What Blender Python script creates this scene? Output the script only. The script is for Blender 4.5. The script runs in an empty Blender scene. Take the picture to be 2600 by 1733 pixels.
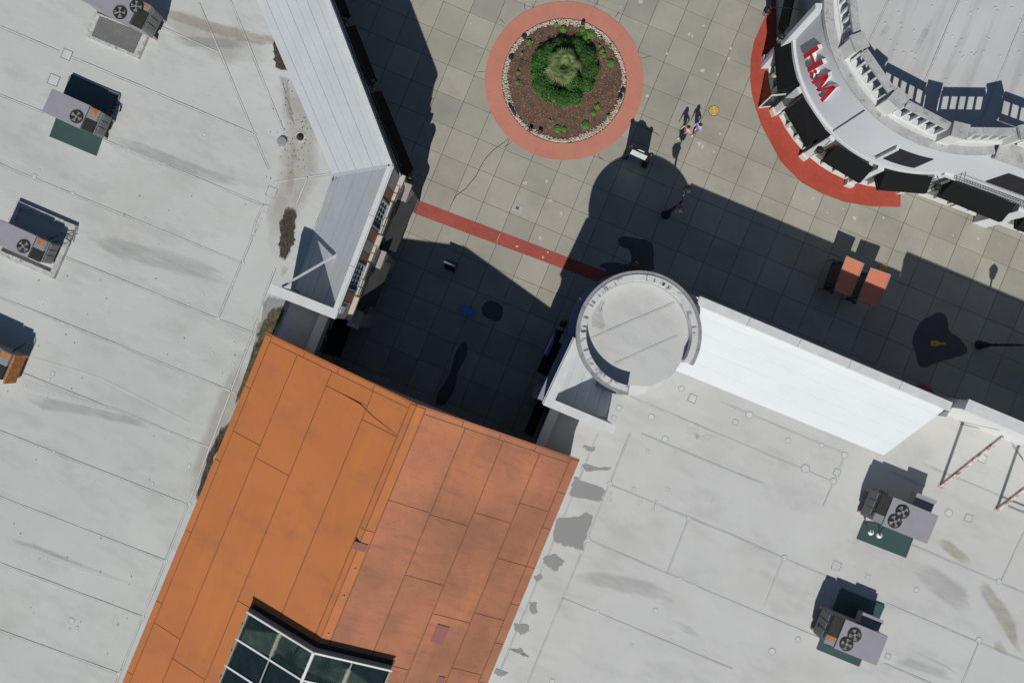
import bpy, bmesh, math, random
from mathutils import Vector, Matrix
random.seed(7)
C = bpy.context.scene.collection
SC = bpy.context.scene
rad = math.radians

# ------------------------------------------------------------------ camera, sky, sun, exposure
HC = 44.0                                   # drone height over the plaza, metres
FPX = 2600 * 24 / 36                        # focal length in photograph pixels
cam = bpy.data.cameras.new('camera'); cam.lens = 24; cam.sensor_width = 36; cam.clip_end = 3000
camo = bpy.data.objects.new('camera', cam); C.objects.link(camo); camo.location = (0, 0, HC)
SC.camera = camo
SUN_EL = math.atan(0.95); SUN_AZ = (-0.19, -0.98)        # towards the sun, seen from above
w = bpy.data.worlds.new('World'); SC.world = w; w.use_nodes = True
wn = w.node_tree.nodes; sky = wn.new('ShaderNodeTexSky'); sky.sky_type = 'NISHITA'; sky.sun_disc = False
sky.sun_elevation = SUN_EL; sky.sun_rotation = math.atan2(SUN_AZ[0], SUN_AZ[1])
sky.air_density = 1.0; sky.dust_density = 0.1; sky.ozone_density = 2.6
w.node_tree.links.new(sky.outputs[0], wn['Background'].inputs[0]); wn['Background'].inputs[1].default_value = 0.06
sl = bpy.data.lights.new('sun', 'SUN'); sl.energy = 5.0; sl.angle = rad(0.53); sl.color = (1, 0.97, 0.925)
so = bpy.data.objects.new('sun', sl); C.objects.link(so); so.location = (-15, -60, 70)
ce = math.cos(SUN_EL)
so.rotation_euler = Vector((-SUN_AZ[0]*ce, -SUN_AZ[1]*ce, -math.sin(SUN_EL))).to_track_quat('-Z', 'Y').to_euler()
SC.view_settings.view_transform = 'Standard'; SC.view_settings.look = 'None'
SC.view_settings.exposure = -0.36; SC.view_settings.gamma = 1

# ------------------------------------------------------------------ pixel to place
ZR = {'F': (0, 0, 2600/2352), 'R1': (0, 0, .28061), 'R2': (600, 0, .28061), 'R3': (1200, 0, .28061), 'R4': (1860, 0, .31883),
      'R5': (0, 430, .28061), 'R6': (600, 430, .28061), 'R7': (1200, 430, .28061), 'R8': (1860, 430, .31449),
      'S1': (0, 860, .28061), 'S2': (600, 780, .28061), 'S3': (1260, 660, .28061), 'S4': (1940, 860, .28061),
      'S5': (0, 1293, .28061), 'S6': (500, 1293, .28061), 'S7': (1160, 1100, .40369), 'S8': (1940, 1293, .28061),
      'Z1': (80, 160, .16584), 'Z2': (2140, 1200, .15306), 'Z3': (1560, 300, .08929), 'Z4': (1700, 240, .07655), 'Z5': (2080, 560, .1531)}
def z(k, *pts):
    ox, oy, s = ZR[k]; return [(ox + x*s, oy + y*s) for x, y in pts]
def P(p, h=0.0):                            # a photograph pixel and the height of what it shows -> a place
    return Vector(((p[0]-1300)/FPX*(HC-h), -(p[1]-866.5)/FPX*(HC-h), h))
def Q(k, x, y, h=0.0): return P(z(k, (x, y))[0], h)
GA = rad(-22.5)                             # direction of the paving grid
GU = Vector((math.cos(GA), math.sin(GA), 0)); GV = Vector((math.sin(GA), -math.cos(GA), 0))   # along, and "down" the picture

# ------------------------------------------------------------------ mesh helpers
class MB:
    def __init__(s): s.v = []; s.f = []; s.m = []; s.mi = 0
    def add(s, vs, fs):
        b = len(s.v); s.v += [tuple(v) for v in vs]
        for f in fs: s.f.append(tuple(i+b for i in f)); s.m.append(s.mi)
        return s
    def poly(s, pts): return s.add(pts, [tuple(range(len(pts)))])
    def prism(s, pts, z0, z1):              # vertical prism over an xy outline
        n = len(pts)
        vs = [(p[0], p[1], z0) for p in pts] + [(p[0], p[1], z1) for p in pts]
        return s.add(vs, [tuple(range(n-1, -1, -1)), tuple(range(n, 2*n))] + [(i, (i+1) % n, n+(i+1) % n, n+i) for i in range(n)])
    def plate(s, pts, th, d=None):          # polygon in space given thickness th against direction d
        n = len(pts); pts = [Vector(p) for p in pts]
        if d is None:
            nn = Vector((0, 0, 0))
            for i in range(n): nn += (pts[i]-pts[0]).cross(pts[(i+1) % n]-pts[0])
            d = nn.normalized()
            if d.z < 0: d = -d
        vs = pts + [p - d*th for p in pts]
        return s.add(vs, [tuple(range(n)), tuple(range(2*n-1, n-1, -1))] + [(i, n+i, n+(i+1) % n, (i+1) % n) for i in range(n)])
    def run(s, p0, p1, n, o0, o1, z0, z1):  # box along p0-p1, between offsets o0 and o1 on side n
        p0 = Vector(p0).to_2d(); p1 = Vector(p1).to_2d(); n = Vector(n).to_2d()
        return s.prism([p0+n*o0, p1+n*o0, p1+n*o1, p0+n*o1], z0, z1)
    def box(s, c, lx, ly, z0, z1, a=0.0):
        u = Vector((math.cos(a), math.sin(a)))*lx/2; v = Vector((-math.sin(a), math.cos(a)))*ly/2; c = Vector(c).to_2d()
        return s.prism([c-u-v, c+u-v, c+u+v, c-u+v], z0, z1)
    def beam(s, a, b, wd, hg=None):
        a = Vector(a); b = Vector(b); d = (b-a).normalized(); hg = hg or wd
        r = d.cross(Vector((0, 0, 1)));
        if r.length < 1e-4: r = Vector((1, 0, 0))
        r.normalize(); u = r.cross(d)
        o = [r*wd/2+u*hg/2, -r*wd/2+u*hg/2, -r*wd/2-u*hg/2, r*wd/2-u*hg/2]
        return s.add([a+k for k in o]+[b+k for k in o], [(3, 2, 1, 0), (4, 5, 6, 7)]+[(i, (i+1) % 4, 4+(i+1) % 4, 4+i) for i in range(4)])
    def tube(s, pts, r, k=6):
        pts = [Vector(p) for p in pts]; n = len(pts); rs = r if isinstance(r, (list, tuple)) else [r]*n; vs = []
        for i, p in enumerate(pts):
            d = (pts[min(i+1, n-1)]-pts[max(i-1, 0)]).normalized()
            x = d.cross(Vector((0, 0, 1)) if abs(d.z) < .95 else Vector((1, 0, 0))).normalized(); y = x.cross(d)
            vs += [p+(x*math.cos(2*math.pi*j/k)+y*math.sin(2*math.pi*j/k))*rs[i] for j in range(k)]
        fs = [(i*k+j, i*k+(j+1) % k, (i+1)*k+(j+1) % k, (i+1)*k+j) for i in range(n-1) for j in range(k)]
        return s.add(vs, fs+[tuple(range(k-1, -1, -1)), tuple(range((n-1)*k, n*k))])
    def lathe(s, c, prof, k=16, a0=0.0):
        c = Vector(c); vs = []
        for r, h in prof: vs += [c+Vector((r*math.cos(a0+2*math.pi*j/k), r*math.sin(a0+2*math.pi*j/k), h)) for j in range(k)]
        n = len(prof)
        return s.add(vs, [(i*k+j, i*k+(j+1) % k, (i+1)*k+(j+1) % k, (i+1)*k+j) for i in range(n-1) for j in range(k)]+[tuple(range(k-1, -1, -1)), tuple(range((n-1)*k, n*k))])
    def arc(s, c, r0, r1, a0, a1, z0, z1, n=24):   # curved wall piece
        c = Vector(c); A = [rad(a0+(a1-a0)*i/n) for i in range(n+1)]; vs = []
        for a in A:
            d = Vector((math.cos(a), math.sin(a), 0))
            for r, h in ((r0, z0), (r1, z0), (r1, z1), (r0, z1)): v = c+d*r; vs.append((v.x, v.y, h))
        fs = [(i*4+j, i*4+(j+1) % 4, i*4+4+(j+1) % 4, i*4+4+j) for i in range(n) for j in range(4)]
        return s.add(vs, fs+[(0, 1, 2, 3), (n*4+3, n*4+2, n*4+1, n*4)])
    def blob(s, c, rx, ry, rz, k=10, m=6, j=0.0):
        c = Vector(c); vs = []
        for i in range(m+1):
            t = math.pi*i/m
            for q in range(k):
                a = 2*math.pi*q/k; f = 1+random.uniform(-j, j)
                vs.append(c+Vector((rx*math.sin(t)*math.cos(a)*f, ry*math.sin(t)*math.sin(a)*f, rz*math.cos(t)*f)))
        return s.add(vs, [(i*k+q, (i+1)*k+q, (i+1)*k+(q+1) % k, i*k+(q+1) % k) for i in range(m) for q in range(k)])
    def build(s, name, mat, parent=None, smooth=False, fix=True, kind=None, attr=None):
        mats = mat if isinstance(mat, (list, tuple)) else [mat]
        me = bpy.data.meshes.new(name)
        if parent is None:
            xs = [v[0] for v in s.v]; ys = [v[1] for v in s.v]; o = Vector(((min(xs)+max(xs))/2, (min(ys)+max(ys))/2, min(v[2] for v in s.v)))
        else: o = wloc(parent)
        me.from_pydata([(v[0]-o.x, v[1]-o.y, v[2]-o.z) for v in s.v], [], s.f)
        for m in mats: me.materials.append(m)
        if len(mats) > 1: me.polygons.foreach_set('material_index', s.m)
        if fix:
            bm = bmesh.new(); bm.from_mesh(me); bmesh.ops.recalc_face_normals(bm, faces=bm.faces); bm.to_mesh(me); bm.free()
        if smooth: me.polygons.foreach_set('use_smooth', [True]*len(me.polygons))
        if attr is not None:
            at = me.attributes.new('mask', 'FLOAT', 'POINT'); at.data.foreach_set('value', attr)
        ob = bpy.data.objects.new(name, me); C.objects.link(ob)
        if parent is None: ob.location = o
        else: ob.parent = parent
        if kind: ob['kind'] = kind
        return ob
def wloc(o):
    l = Vector((0, 0, 0))
    while o is not None: l += o.location; o = o.parent
    return l
def empty(name, loc):
    e = bpy.data.objects.new(name, None); C.objects.link(e); e.location = loc; e.empty_display_size = .3; return e
def tag(o, label, cat, group=None):
    o['label'] = label; o['category'] = cat; o['kind'] = 'thing'
    if group: o['group'] = group
    return o
def perp(p0, p1, toward):                   # unit normal of a line on the side of a point
    d = (Vector(p1)-Vector(p0)).to_2d().normalized(); n = Vector((-d.y, d.x))
    if (Vector(toward).to_2d()-Vector(p0).to_2d()).dot(n) < 0: n = -n
    return n.to_3d()
def lerp(a, b, t): return Vector(a)*(1-t)+Vector(b)*t

# ------------------------------------------------------------------ materials
def M(name, col, rough=.8, var=.1, sc=.5, grain=.05, stain=None, stretch=(1, 1), bump=0., rand=0., metal=0., spec=.4, rot=22.5, speck=None):
    m = bpy.data.materials.new(name); m.use_nodes = True; nt = m.node_tree; N = nt.nodes; L = nt.links
    b = N['Principled BSDF']; b.inputs['Roughness'].default_value = rough; b.inputs['Metallic'].default_value = metal
    b.inputs['Specular IOR Level'].default_value = spec
    geo = N.new('ShaderNodeNewGeometry'); mp = N.new('ShaderNodeMapping'); mp.vector_type = 'POINT'
    mp.inputs['Rotation'].default_value = (0, 0, rad(rot)); L.new(geo.outputs['Position'], mp.inputs[0])
    def noise(scale, detail=4, st=(1, 1), rg=.6, off=0.):
        q = N.new('ShaderNodeMapping'); q.inputs['Scale'].default_value = (st[0], st[1], 1); q.inputs['Location'].default_value = (off, off*.7, 0)
        L.new(mp.outputs[0], q.inputs[0]); n = N.new('ShaderNodeTexNoise'); n.inputs['Scale'].default_value = scale
        n.inputs['Detail'].default_value = detail; n.inputs['Roughness'].default_value = rg; L.new(q.outputs[0], n.inputs['Vector']); return n.outputs['Fac']
    def rng(src, a, b_, c, d):
        r = N.new('ShaderNodeMapRange'); L.new(src, r.inputs[0])
        for i, v in enumerate((a, b_, c, d)): r.inputs[i+1].default_value = v
        return r.outputs[0]
    def mul(a, b_):
        q = N.new('ShaderNodeMath'); q.operation = 'MULTIPLY'; L.new(a, q.inputs[0]); L.new(b_, q.inputs[1]); return q.outputs[0]
    f = rng(noise(sc, 5, stretch), .3, .7, 1-var, 1+var)
    if grain: f = mul(f, rng(noise(22, 3), .3, .7, 1-grain, 1+grain))
    if rand:
        oi = N.new('ShaderNodeObjectInfo'); f = mul(f, rng(oi.outputs['Random'], 0, 1, 1-rand, 1+rand))
    vm = N.new('ShaderNodeVectorMath'); vm.operation = 'SCALE'; vm.inputs[0].default_value = col; L.new(f, vm.inputs['Scale']); out = vm.outputs[0]
    for st in (stain or []):                # (colour, scale, stretch, low, high, strength)
        c2, s2, st2, lo, hi, k = st; mx = N.new('ShaderNodeMixRGB'); L.new(rng(noise(s2, 6, st2, .65, 13.7*s2), lo, hi, 0, k), mx.inputs[0])
        L.new(out, mx.inputs[1]); mx.inputs[2].default_value = (*c2, 1); out = mx.outputs[0]
    L.new(out, b.inputs['Base Color'])
    if bump:
        bp = N.new('ShaderNodeBump'); bp.inputs['Strength'].default_value = bump; bp.inputs['Distance'].default_value = .03
        L.new(noise(9, 5), bp.inputs['Height']); L.new(bp.outputs[0], b.inputs['Normal'])
    return m
def stain_mat(name, col, k=.6, sc=2., st=(1, 1), thr=.5, rough=.85):
    m = bpy.data.materials.new(name); m.use_nodes = True; nt = m.node_tree; N = nt.nodes; L = nt.links
    b = N['Principled BSDF']; b.inputs['Roughness'].default_value = rough
    at = N.new('ShaderNodeAttribute'); at.attribute_name = 'mask'; geo = N.new('ShaderNodeNewGeometry')
    mp = N.new('ShaderNodeMapping'); mp.inputs['Rotation'].default_value = (0, 0, rad(22.5)); L.new(geo.outputs['Position'], mp.inputs[0])
    mq = N.new('ShaderNodeMapping'); mq.inputs['Scale'].default_value = (st[0], st[1], 1); L.new(mp.outputs[0], mq.inputs[0])
    n = N.new('ShaderNodeTexNoise'); n.inputs['Scale'].default_value = sc; n.inputs['Detail'].default_value = 8; n.inputs['Roughness'].default_value = .68; L.new(mq.outputs[0], n.inputs['Vector'])
    n2_ = N.new('ShaderNodeTexNoise'); n2_.inputs['Scale'].default_value = 7; n2_.inputs['Detail'].default_value = 6; L.new(mp.outputs[0], n2_.inputs['Vector'])
    rr_ = N.new('ShaderNodeMapRange'); L.new(n2_.outputs['Fac'], rr_.inputs[0]); rr_.inputs[1].default_value = .35; rr_.inputs[2].default_value = .7; rr_.inputs[3].default_value = .55; rr_.inputs[4].default_value = 1.7
    vs_ = N.new('ShaderNodeVectorMath'); vs_.operation = 'SCALE'; vs_.inputs[0].default_value = col; L.new(rr_.outputs[0], vs_.inputs['Scale'])
    (L.new(vs_.outputs[0], b.inputs['Base Color']) if max(col) < .1 else b.inputs['Base Color'].__setattr__('default_value', (*col, 1)))
    a = N.new('ShaderNodeMath'); a.operation = 'MULTIPLY_ADD'; L.new(at.outputs['Fac'], a.inputs[0]); a.inputs[1].default_value = .75; L.new(n.outputs['Fac'], a.inputs[2])
    r = N.new('ShaderNodeMapRange'); L.new(a.outputs[0], r.inputs[0]); r.inputs[1].default_value = thr+.4; r.inputs[2].default_value = thr+.95; r.inputs[3].default_value = 0; r.inputs[4].default_value = k
    g = N.new('ShaderNodeMath'); g.operation = 'MULTIPLY'; L.new(r.outputs[0], g.inputs[0])
    e = N.new('ShaderNodeMapRange'); L.new(at.outputs['Fac'], e.inputs[0]); e.inputs[1].default_value = 0; e.inputs[2].default_value = .25; L.new(e.outputs[0], g.inputs[1])
    tr = N.new('ShaderNodeBsdfTransparent'); mx = N.new('ShaderNodeMixShader'); L.new(g.outputs[0], mx.inputs[0]); L.new(tr.outputs[0], mx.inputs[1]); L.new(b.outputs[0], mx.inputs[2])
    L.new(mx.outputs[0], N['Material Output'].inputs['Surface']); return m
def brick_mat(name, c1, c2):
    m = M(name, c1, .85, .12, .6, .1, [(c2, 1.2, (1, 1), .45, .75, .5)]); nt = m.node_tree; N = nt.nodes; L = nt.links; b = N['Principled BSDF']
    geo = N.new('ShaderNodeNewGeometry'); mp = N.new('ShaderNodeMapping'); mp.inputs['Rotation'].default_value = (0, 0, rad(22.5)); L.new(geo.outputs['Position'], mp.inputs[0])
    br = N.new('ShaderNodeTexBrick'); br.inputs['Scale'].default_value = 1; br.inputs['Brick Width'].default_value = .2; br.inputs['Row Height'].default_value = .1; br.inputs['Mortar Size'].default_value = .006
    br.inputs['Color1'].default_value = (1, 1, 1, 1); br.inputs['Color2'].default_value = (.82, .82, .82, 1); br.inputs['Mortar'].default_value = (.6, .6, .6, 1); L.new(mp.outputs[0], br.inputs['Vector'])
    src = b.inputs['Base Color'].links[0].from_socket; mx = N.new('ShaderNodeMixRGB'); mx.blend_type = 'MULTIPLY'; mx.inputs[0].default_value = .7
    L.new(src, mx.inputs[1]); L.new(br.outputs['Color'], mx.inputs[2]); L.new(mx.outputs[0], b.inputs['Base Color']); return m
def glass_mat(name, col, k=.45):
    m = bpy.data.materials.new(name); m.use_nodes = True; nt = m.node_tree; N = nt.nodes; L = nt.links
    b = N['Principled BSDF']; b.inputs['Base Color'].default_value = (*col, 1); b.inputs['Roughness'].default_value = .08; b.inputs['Specular IOR Level'].default_value = .6
    tr = N.new('ShaderNodeBsdfTransparent'); tr.inputs[0].default_value = (.55, .68, .64, 1); mx = N.new('ShaderNodeMixShader')
    n = N.new('ShaderNodeTexNoise'); n.inputs['Scale'].default_value = 5; n.inputs['Detail'].default_value = 8
    r = N.new('ShaderNodeMapRange'); L.new(n.outputs['Fac'], r.inputs[0]); r.inputs[1].default_value = .3; r.inputs[2].default_value = .8; r.inputs[3].default_value = k-.15; r.inputs[4].default_value = k+.2
    L.new(r.outputs[0], mx.inputs[0]); L.new(tr.outputs[0], mx.inputs[1]); L.new(b.outputs[0], mx.inputs[2]); L.new(mx.outputs[0], N['Material Output'].inputs['Surface']); return m

m_ground = M('ground', (.12, .11, .095), .9, .2, .05)
m_joint = M('joint_dirt', (.055, .05, .045), .95, .2, 2)
m_slab = M('concrete_slab', (.335, .318, .265), .85, .09, .35, .07, [((.2, .19, .17), .25, (1, 1), .5, .75, .45), ((.44, .42, .38), 1.3, (1, 1), .62, .74, .35), ((.22, .2, .18), 4, (1, 1), .62, .74, .35)], rand=.1, bump=.05)
m_ring = M('terracotta_concrete', (.5, .2, .14), .85, .07, .6, .05, [((.42, .2, .15), .5, (1, 1), .5, .7, .5)])
m_brick = brick_mat('red_brick_paving', (.37, .08, .058), (.28, .07, .05))
m_red = brick_mat('bright_red_paving', (.43, .07, .042), (.35, .065, .045))
m_crack = M('crack', (.05, .045, .04), .95)
m_wet = M('wet_concrete', (.075, .072, .068), .5, .15, 1.2, .05, spec=.5)
m_pale = M('pale_mark', (.5, .48, .44), .85)
m_mulch = M('mulch', (.105, .062, .045), .95, .3, 2, .3, [((.2, .13, .09), 6, (1, 1), .55, .7, .6)], bump=.6)
m_peb = M('pebble', (.5, .44, .35), .8, .3, 6, .1)
m_chip = M('bark_chip', (.3, .19, .12), .9, .4, 9)
m_leaf = M('shrub_leaf', (.05, .17, .02), .5, .35, 3, .2, spec=.4)
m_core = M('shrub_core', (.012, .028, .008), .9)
m_weed = M('weed_leaf', (.1, .26, .03), .6, .3, 5, .1)
m_palm = M('palm_leaf', (.15, .21, .075), .5, .3, 2, .1, spec=.4)
m_palmd = M('palm_dry', (.2, .16, .07), .7, .3, 2)
m_trunk = M('palm_trunk', (.14, .1, .07), .9, .3, 8)
m_black = M('black_metal', (.018, .018, .02), .45, .1, 3, spec=.5)
m_iron = M('wrought_iron', (.012, .012, .014), .5)
m_plast = M('black_plastic', (.03, .03, .034), .6)
m_rock = M('grey_green_dome', (.3, .34, .3), .7)
WST = [((.3, .3, .29), .35, (1, 2.2), .5, .78, .45), ((.62, .62, .6), .8, (.5, 2.5), .58, .75, .4), ((.36, .33, .28), .12, (1, 1), .55, .75, .3), ((.33, .33, .32), 3, (.35, 3), .62, .78, .3)]
m_roof = M('white_roof_membrane', (.495, .505, .48), .75, .06, .15, .03, WST, bump=.02)
m_roof2 = M('pale_roof_membrane', (.52, .522, .498), .75, .06, .15, .03, WST, bump=.02)
m_seam = M('seam_tape', (.53, .545, .535), .7, .1, 2)
m_seamd = M('seam_dirt', (.21, .21, .2), .9, .3, 4)
m_slope = M('sloped_white_membrane', (.46, .485, .5), .65, .05, .5, .03, [((.42, .44, .45), 1.5, (.4, 2.5), .52, .75, .4), ((.66, .68, .69), 2.2, (3, .4), .6, .75, .35)])
m_slope2 = M('bright_white_membrane', (.56, .59, .6), .6, .03, .5, .02, [((.6, .63, .64), 1.2, (.25, 2.5), .5, .7, .5)])
m_cop = M('coping_white', (.6, .61, .6), .6, .08, 2, .05, [((.35, .35, .34), 3, (1, 1), .6, .75, .4)])
m_weath = M('weathered_stone', (.4, .4, .39), .9, .15, 2, .25, [((.18, .18, .17), 2.2, (1, 1), .56, .66, .75), ((.6, .6, .59), 6, (1, 1), .6, .7, .5)])
m_white = M('white_stucco', (.56, .58, .6), .8, .03, .5, .03)
m_whitep = M('white_painted_trim', (.62, .62, .6), .6, .05, 1)
m_beige = M('beige_stucco', (.36, .32, .29), .85, .05, .6)
m_greige = M('grey_stucco', (.3, .275, .255), .85, .05, .6)
m_cream = M('cream_ledge', (.54, .49, .41), .75, .06, 1.5)
m_brown = M('terracotta_panel', (.3, .155, .105), .85, .05, 1)
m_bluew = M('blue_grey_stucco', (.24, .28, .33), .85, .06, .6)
m_frameb = M('blue_grey_frame', (.28, .34, .38), .5)
m_glassd = M('dark_window_glass', (.02, .035, .04), .06, .1, 1, spec=.7)
m_glassg = M('green_shop_glass', (.06, .09, .08), .06, .2, .6, spec=.7)
m_awn = M('black_awning', (.009, .0095, .01), .9, .1, 3, .1, spec=.15)
m_awng = M('charcoal_awning', (.045, .05, .048), .85, .1, 2, .08)
m_purple = M('purple_fabric', (.12, .09, .4), .8)
m_shut = M('dark_shutter', (.026, .025, .031), .7, spec=.2)
m_sred = M('sign_red', (.55, .008, .02), .45)
m_swht = M('sign_white', (.75, .75, .74), .5)
m_hroof = M('grey_roof_membrane', (.5, .5, .49), .75, .07, .2, .03, [((.34, .34, .33), .5, (.2, 2.5), .5, .7, .6), ((.3, .29, .28), 1.5, (.12, 3), .62, .75, .5)], rot=22.5+90)
OST = [((.3, .13, .065), .35, (1, 2), .52, .72, .5), ((.6, .23, .03), .45, (2.5, .35), .56, .75, .5)]
m_or1 = M('orange_membrane', (.53, .175, .052), .75, .05, .3, .04, OST, rand=.035)
m_or2 = M('weathered_orange_membrane', (.52, .195, .095), .8, .05, .3, .05, [((.2, .095, .06), .13, (1, 1), .4, .64, .7), ((.12, .065, .04), 4, (.3, 4), .58, .68, .6), ((.2, .09, .06), 1.1, (.3, 2.5), .52, .75, .5), ((.6, .22, .06), .5, (2, .3), .6, .75, .4)], rand=.04)
m_ordk = M('orange_seam_dirt', (.2, .085, .035), .9, .2, 3)
m_glass = glass_mat('skylight_glass', (.03, .05, .055))
m_mull = M('skylight_green_frame', (.22, .27, .24), .5, .08, 2)
m_mulw = M('skylight_white_bar', (.72, .74, .74), .4)
m_hvac = M('hvac_lavender_grey', (.3, .285, .315), .5, .05, 1, .03, [((.2, .18, .18), .8, (1, 1), .62, .74, .6)], rand=.03)
m_hvacd = M('hvac_side_grey', (.25, .25, .26), .5, .08, 2)
m_coil = M('hvac_coil', (.035, .035, .028), .7, .2, 6)
m_rust = M('rust_label', (.42, .16, .05), .8, .4, 6, .2)
m_tan = M('tan_rail', (.45, .36, .24), .7)
m_green = M('green_plate', (.045, .085, .075), .3, .08, 1, spec=.9)
m_fan = M('fan_blade', (.33, .34, .35), .35)
m_pipe = M('grey_metal', (.16, .16, .165), .5)
m_curb = M('weathered_curb', (.45, .45, .43), .9, .2, 3, .3, [((.15, .15, .14), 4, (1, 1), .55, .65, .7)])
m_corr = M('corrugated_cover', (.22, .22, .21), .5, .1, 2, metal=.2)
m_debris = stain_mat('roof_debris', (.05, .038, .027), 1.0, 6, (1, 1), .2)
m_mossy = stain_mat('mossy_debris', (.075, .066, .03), 1.0, 6, (1, 1), .14)
m_mud = stain_mat('tan_streak', (.4, .34, .26), .55, 1.6, (.6, 1.6), .5)
m_grime = stain_mat('grey_grime', (.26, .26, .25), .3, 1.6, (.45, 2.2), .52)
m_damp = stain_mat('damp_grey', (.29, .29, .285), .9, 3, (1, 1), .16)
m_wpaint = stain_mat('white_coating', (.66, .67, .66), .7, 5, (1, 1), .5)
m_yel = M('yellow_plastic', (.62, .42, .02), .5)
m_ycov = M('yellow_cover', (.5, .32, .05), .6, .35, 6, .1)
m_ycov2 = M('cover_rib', (.62, .48, .16), .6)
m_blue = M('blue_plastic', (.02, .24, .85), .45)
m_silver = M('silver_rail', (.7, .7, .7), .25, metal=.8)
m_map = M('map_sheet', (.75, .78, .77), .4, .05, 12)
m_bench = M('orange_canopy', (.62, .2, .11), .7, .04, 2)
m_lglass = M('lantern_glass', (.28, .3, .3), .35)
m_skin = M('skin', (.45, .25, .17), .6); m_hair = M('dark_hair', (.012, .01, .01), .5, .2, 20)
m_pink = M('pink_knit', (.75, .4, .4), .85, .1, 10); m_lav = M('lavender_top', (.5, .4, .72), .85, .1, 10)
m_mauve = M('mauve_leggings', (.22, .17, .19), .85); m_greyp = M('grey_trousers', (.12, .12, .13), .85); m_shoe = M('white_shoe', (.75, .75, .73), .6)
m_rustst = M('rusty_steel', (.5, .45, .42), .7, .2, 3, .1, [((.22, .05, .03), 3, (1, 1), .5, .6, .9)])

# ------------------------------------------------------------------ flat marks that follow a surface
def ribbon(name, px, wd, zz, mat, parent, h=None, taper=True):
    hh = zz if h is None else h; pts = [P(p, hh) for p in px]; n = len(pts); mb = MB(); vs = []
    for i, p in enumerate(pts):
        d = (pts[min(i+1, n-1)]-pts[max(i-1, 0)]).normalized(); r = Vector((-d.y, d.x, 0)); k = wd/2*(.25 if taper and i in (0, n-1) else random.uniform(.7, 1.2) if taper else 1)
        vs += [Vector((p.x, p.y, zz))+r*k, Vector((p.x, p.y, zz))-r*k]
    mb.add(vs, [(2*i, 2*i+1, 2*i+3, 2*i+2) for i in range(n-1)]); return mb.build(name, mat, parent)
def blotch(name, px, zz, mat, parent, soft=.75):         # a stain with its own outline; the mask fades at its rim
    o = [P(p, zz) for p in px]
    out = []
    for i in range(len(o)):
        a, b = o[i], o[(i+1) % len(o)]
        for t in (0, .2, .4, .6, .8): out.append(a.lerp(b, t)+Vector((random.uniform(-1, 1), random.uniform(-1, 1), 0))*min(.09, (b-a).length*.12))
    c = sum(out, Vector())/len(out); n = len(out)
    ins = [c.lerp(p, soft) for p in out]
    mb = MB(); mb.add(out+ins+[c], [(i, (i+1) % n, n+(i+1) % n, n+i) for i in range(n)]+[(n+i, n+(i+1) % n, 2*n) for i in range(n)])
    return mb.build(name, mat, parent, attr=[0.]*n+[1.]*n+[1.])
def streak(name, px, ws, zz, mat, parent):               # a run of dirt along a path of pixels, ws in metres
    pts = [P(p, zz) for p in px]; n = len(pts); vs = []; at = []
    for i, p in enumerate(pts):
        d = (pts[min(i+1, n-1)]-pts[max(i-1, 0)]).normalized(); r = Vector((-d.y, d.x, 0))*ws[i]
        vs += [p+r, p+r*.4, p-r*.4, p-r]; e = .25 if i in (0, n-1) else 1
        at += [0, e, e, 0]
    mb = MB(); mb.add(vs, [(4*i+j, 4*i+j+1, 4*i+5+j, 4*i+4+j) for i in range(n-1) for j in range(3)]); return mb.build(name, mat, parent, attr=at)
def seam(parent, a, b, zz, wd=.13):                      # a taped membrane seam: pale raised tape with dirt along both sides
    a = P(a, zz); b = P(b, zz); d = (b-a).normalized(); r = Vector((-d.y, d.x, 0)); mb = MB(); n = max(2, int((b-a).length/1.2)); vs = []
    offs = (-.5, -.3, -.27, .27, .3, .5); hs = (.004, .006, .016, .016, .006, .004)
    for i in range(n+1):
        p = a.lerp(b, i/n); k = [wd*o*(1+(random.uniform(-.25, .25) if j in (0, 5) else 0)) for j, o in enumerate(offs)]
        vs += [p+r*k[j]+Vector((0, 0, hs[j]-.0)) for j in range(6)]
    base = len(mb.v); mb.v += [tuple(v) for v in vs]
    for i in range(n):
        for j in range(5): mb.f.append((6*i+j, 6*i+j+1, 6*i+7+j, 6*i+6+j)); mb.m.append(1 if j in (0, 4) else 0)
    return mb.build('seam_strip', [m_seam, m_seamd], parent)
def patch(parent, p, r, zz, square=False):               # a round or square membrane patch
    c = P(p, zz); mb = MB()
    if square:
        mb.mi = 1; mb.box(c, r*2, r*2, zz+.004, zz+.007, GA); mb.mi = 0; mb.box(c, r*1.7, r*1.7, zz+.007, zz+.012, GA)
    else:
        mb.mi = 1; mb.lathe(c, [(r, .004), (r*.97, .007)], 14); mb.mi = 0; mb.lathe(c, [(r*.88, .007), (r*.85, .013)], 14)
    return mb.build('roof_patch', [m_seam, m_seamd], parent)

# ================================================================== GROUND
g = MB().prism([(-1000, -1000), (1000, -1000), (1000, 1000), (-1000, 1000)], -.6, -.1).build('ground', m_ground); g['kind'] = 'structure'
plaza = MB().prism([(-80, -80), (90, -80), (90, 80), (-80, 80)], -.098, -.03).build('plaza', m_joint); plaza['kind'] = 'structure'
SP = 71.95; GCS = math.cos(rad(22.5)); GSN = math.sin(rad(22.5))
def inpoly(x, y, poly):
    r = False; n = len(poly)
    for i in range(n):
        (x1, y1), (x2, y2) = poly[i], poly[(i+1) % n]
        if (y1 > y) != (y2 > y) and x < (x2-x1)*(y-y1)/(y2-y1)+x1: r = not r
    return r
VIS = [(880, -60), (1960, -60), (1975, 300), (2020, 390), (2130, 470), (2300, 500), (2680, 620), (2680, 1110), (2400, 1040), (1800, 790), (1640, 700), (1500, 760), (1440, 850), (1350, 1020),
       (1330, 1120), (1050, 1035), (800, 900), (870, 800), (960, 640), (1020, 490), (1000, 420)]
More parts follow.
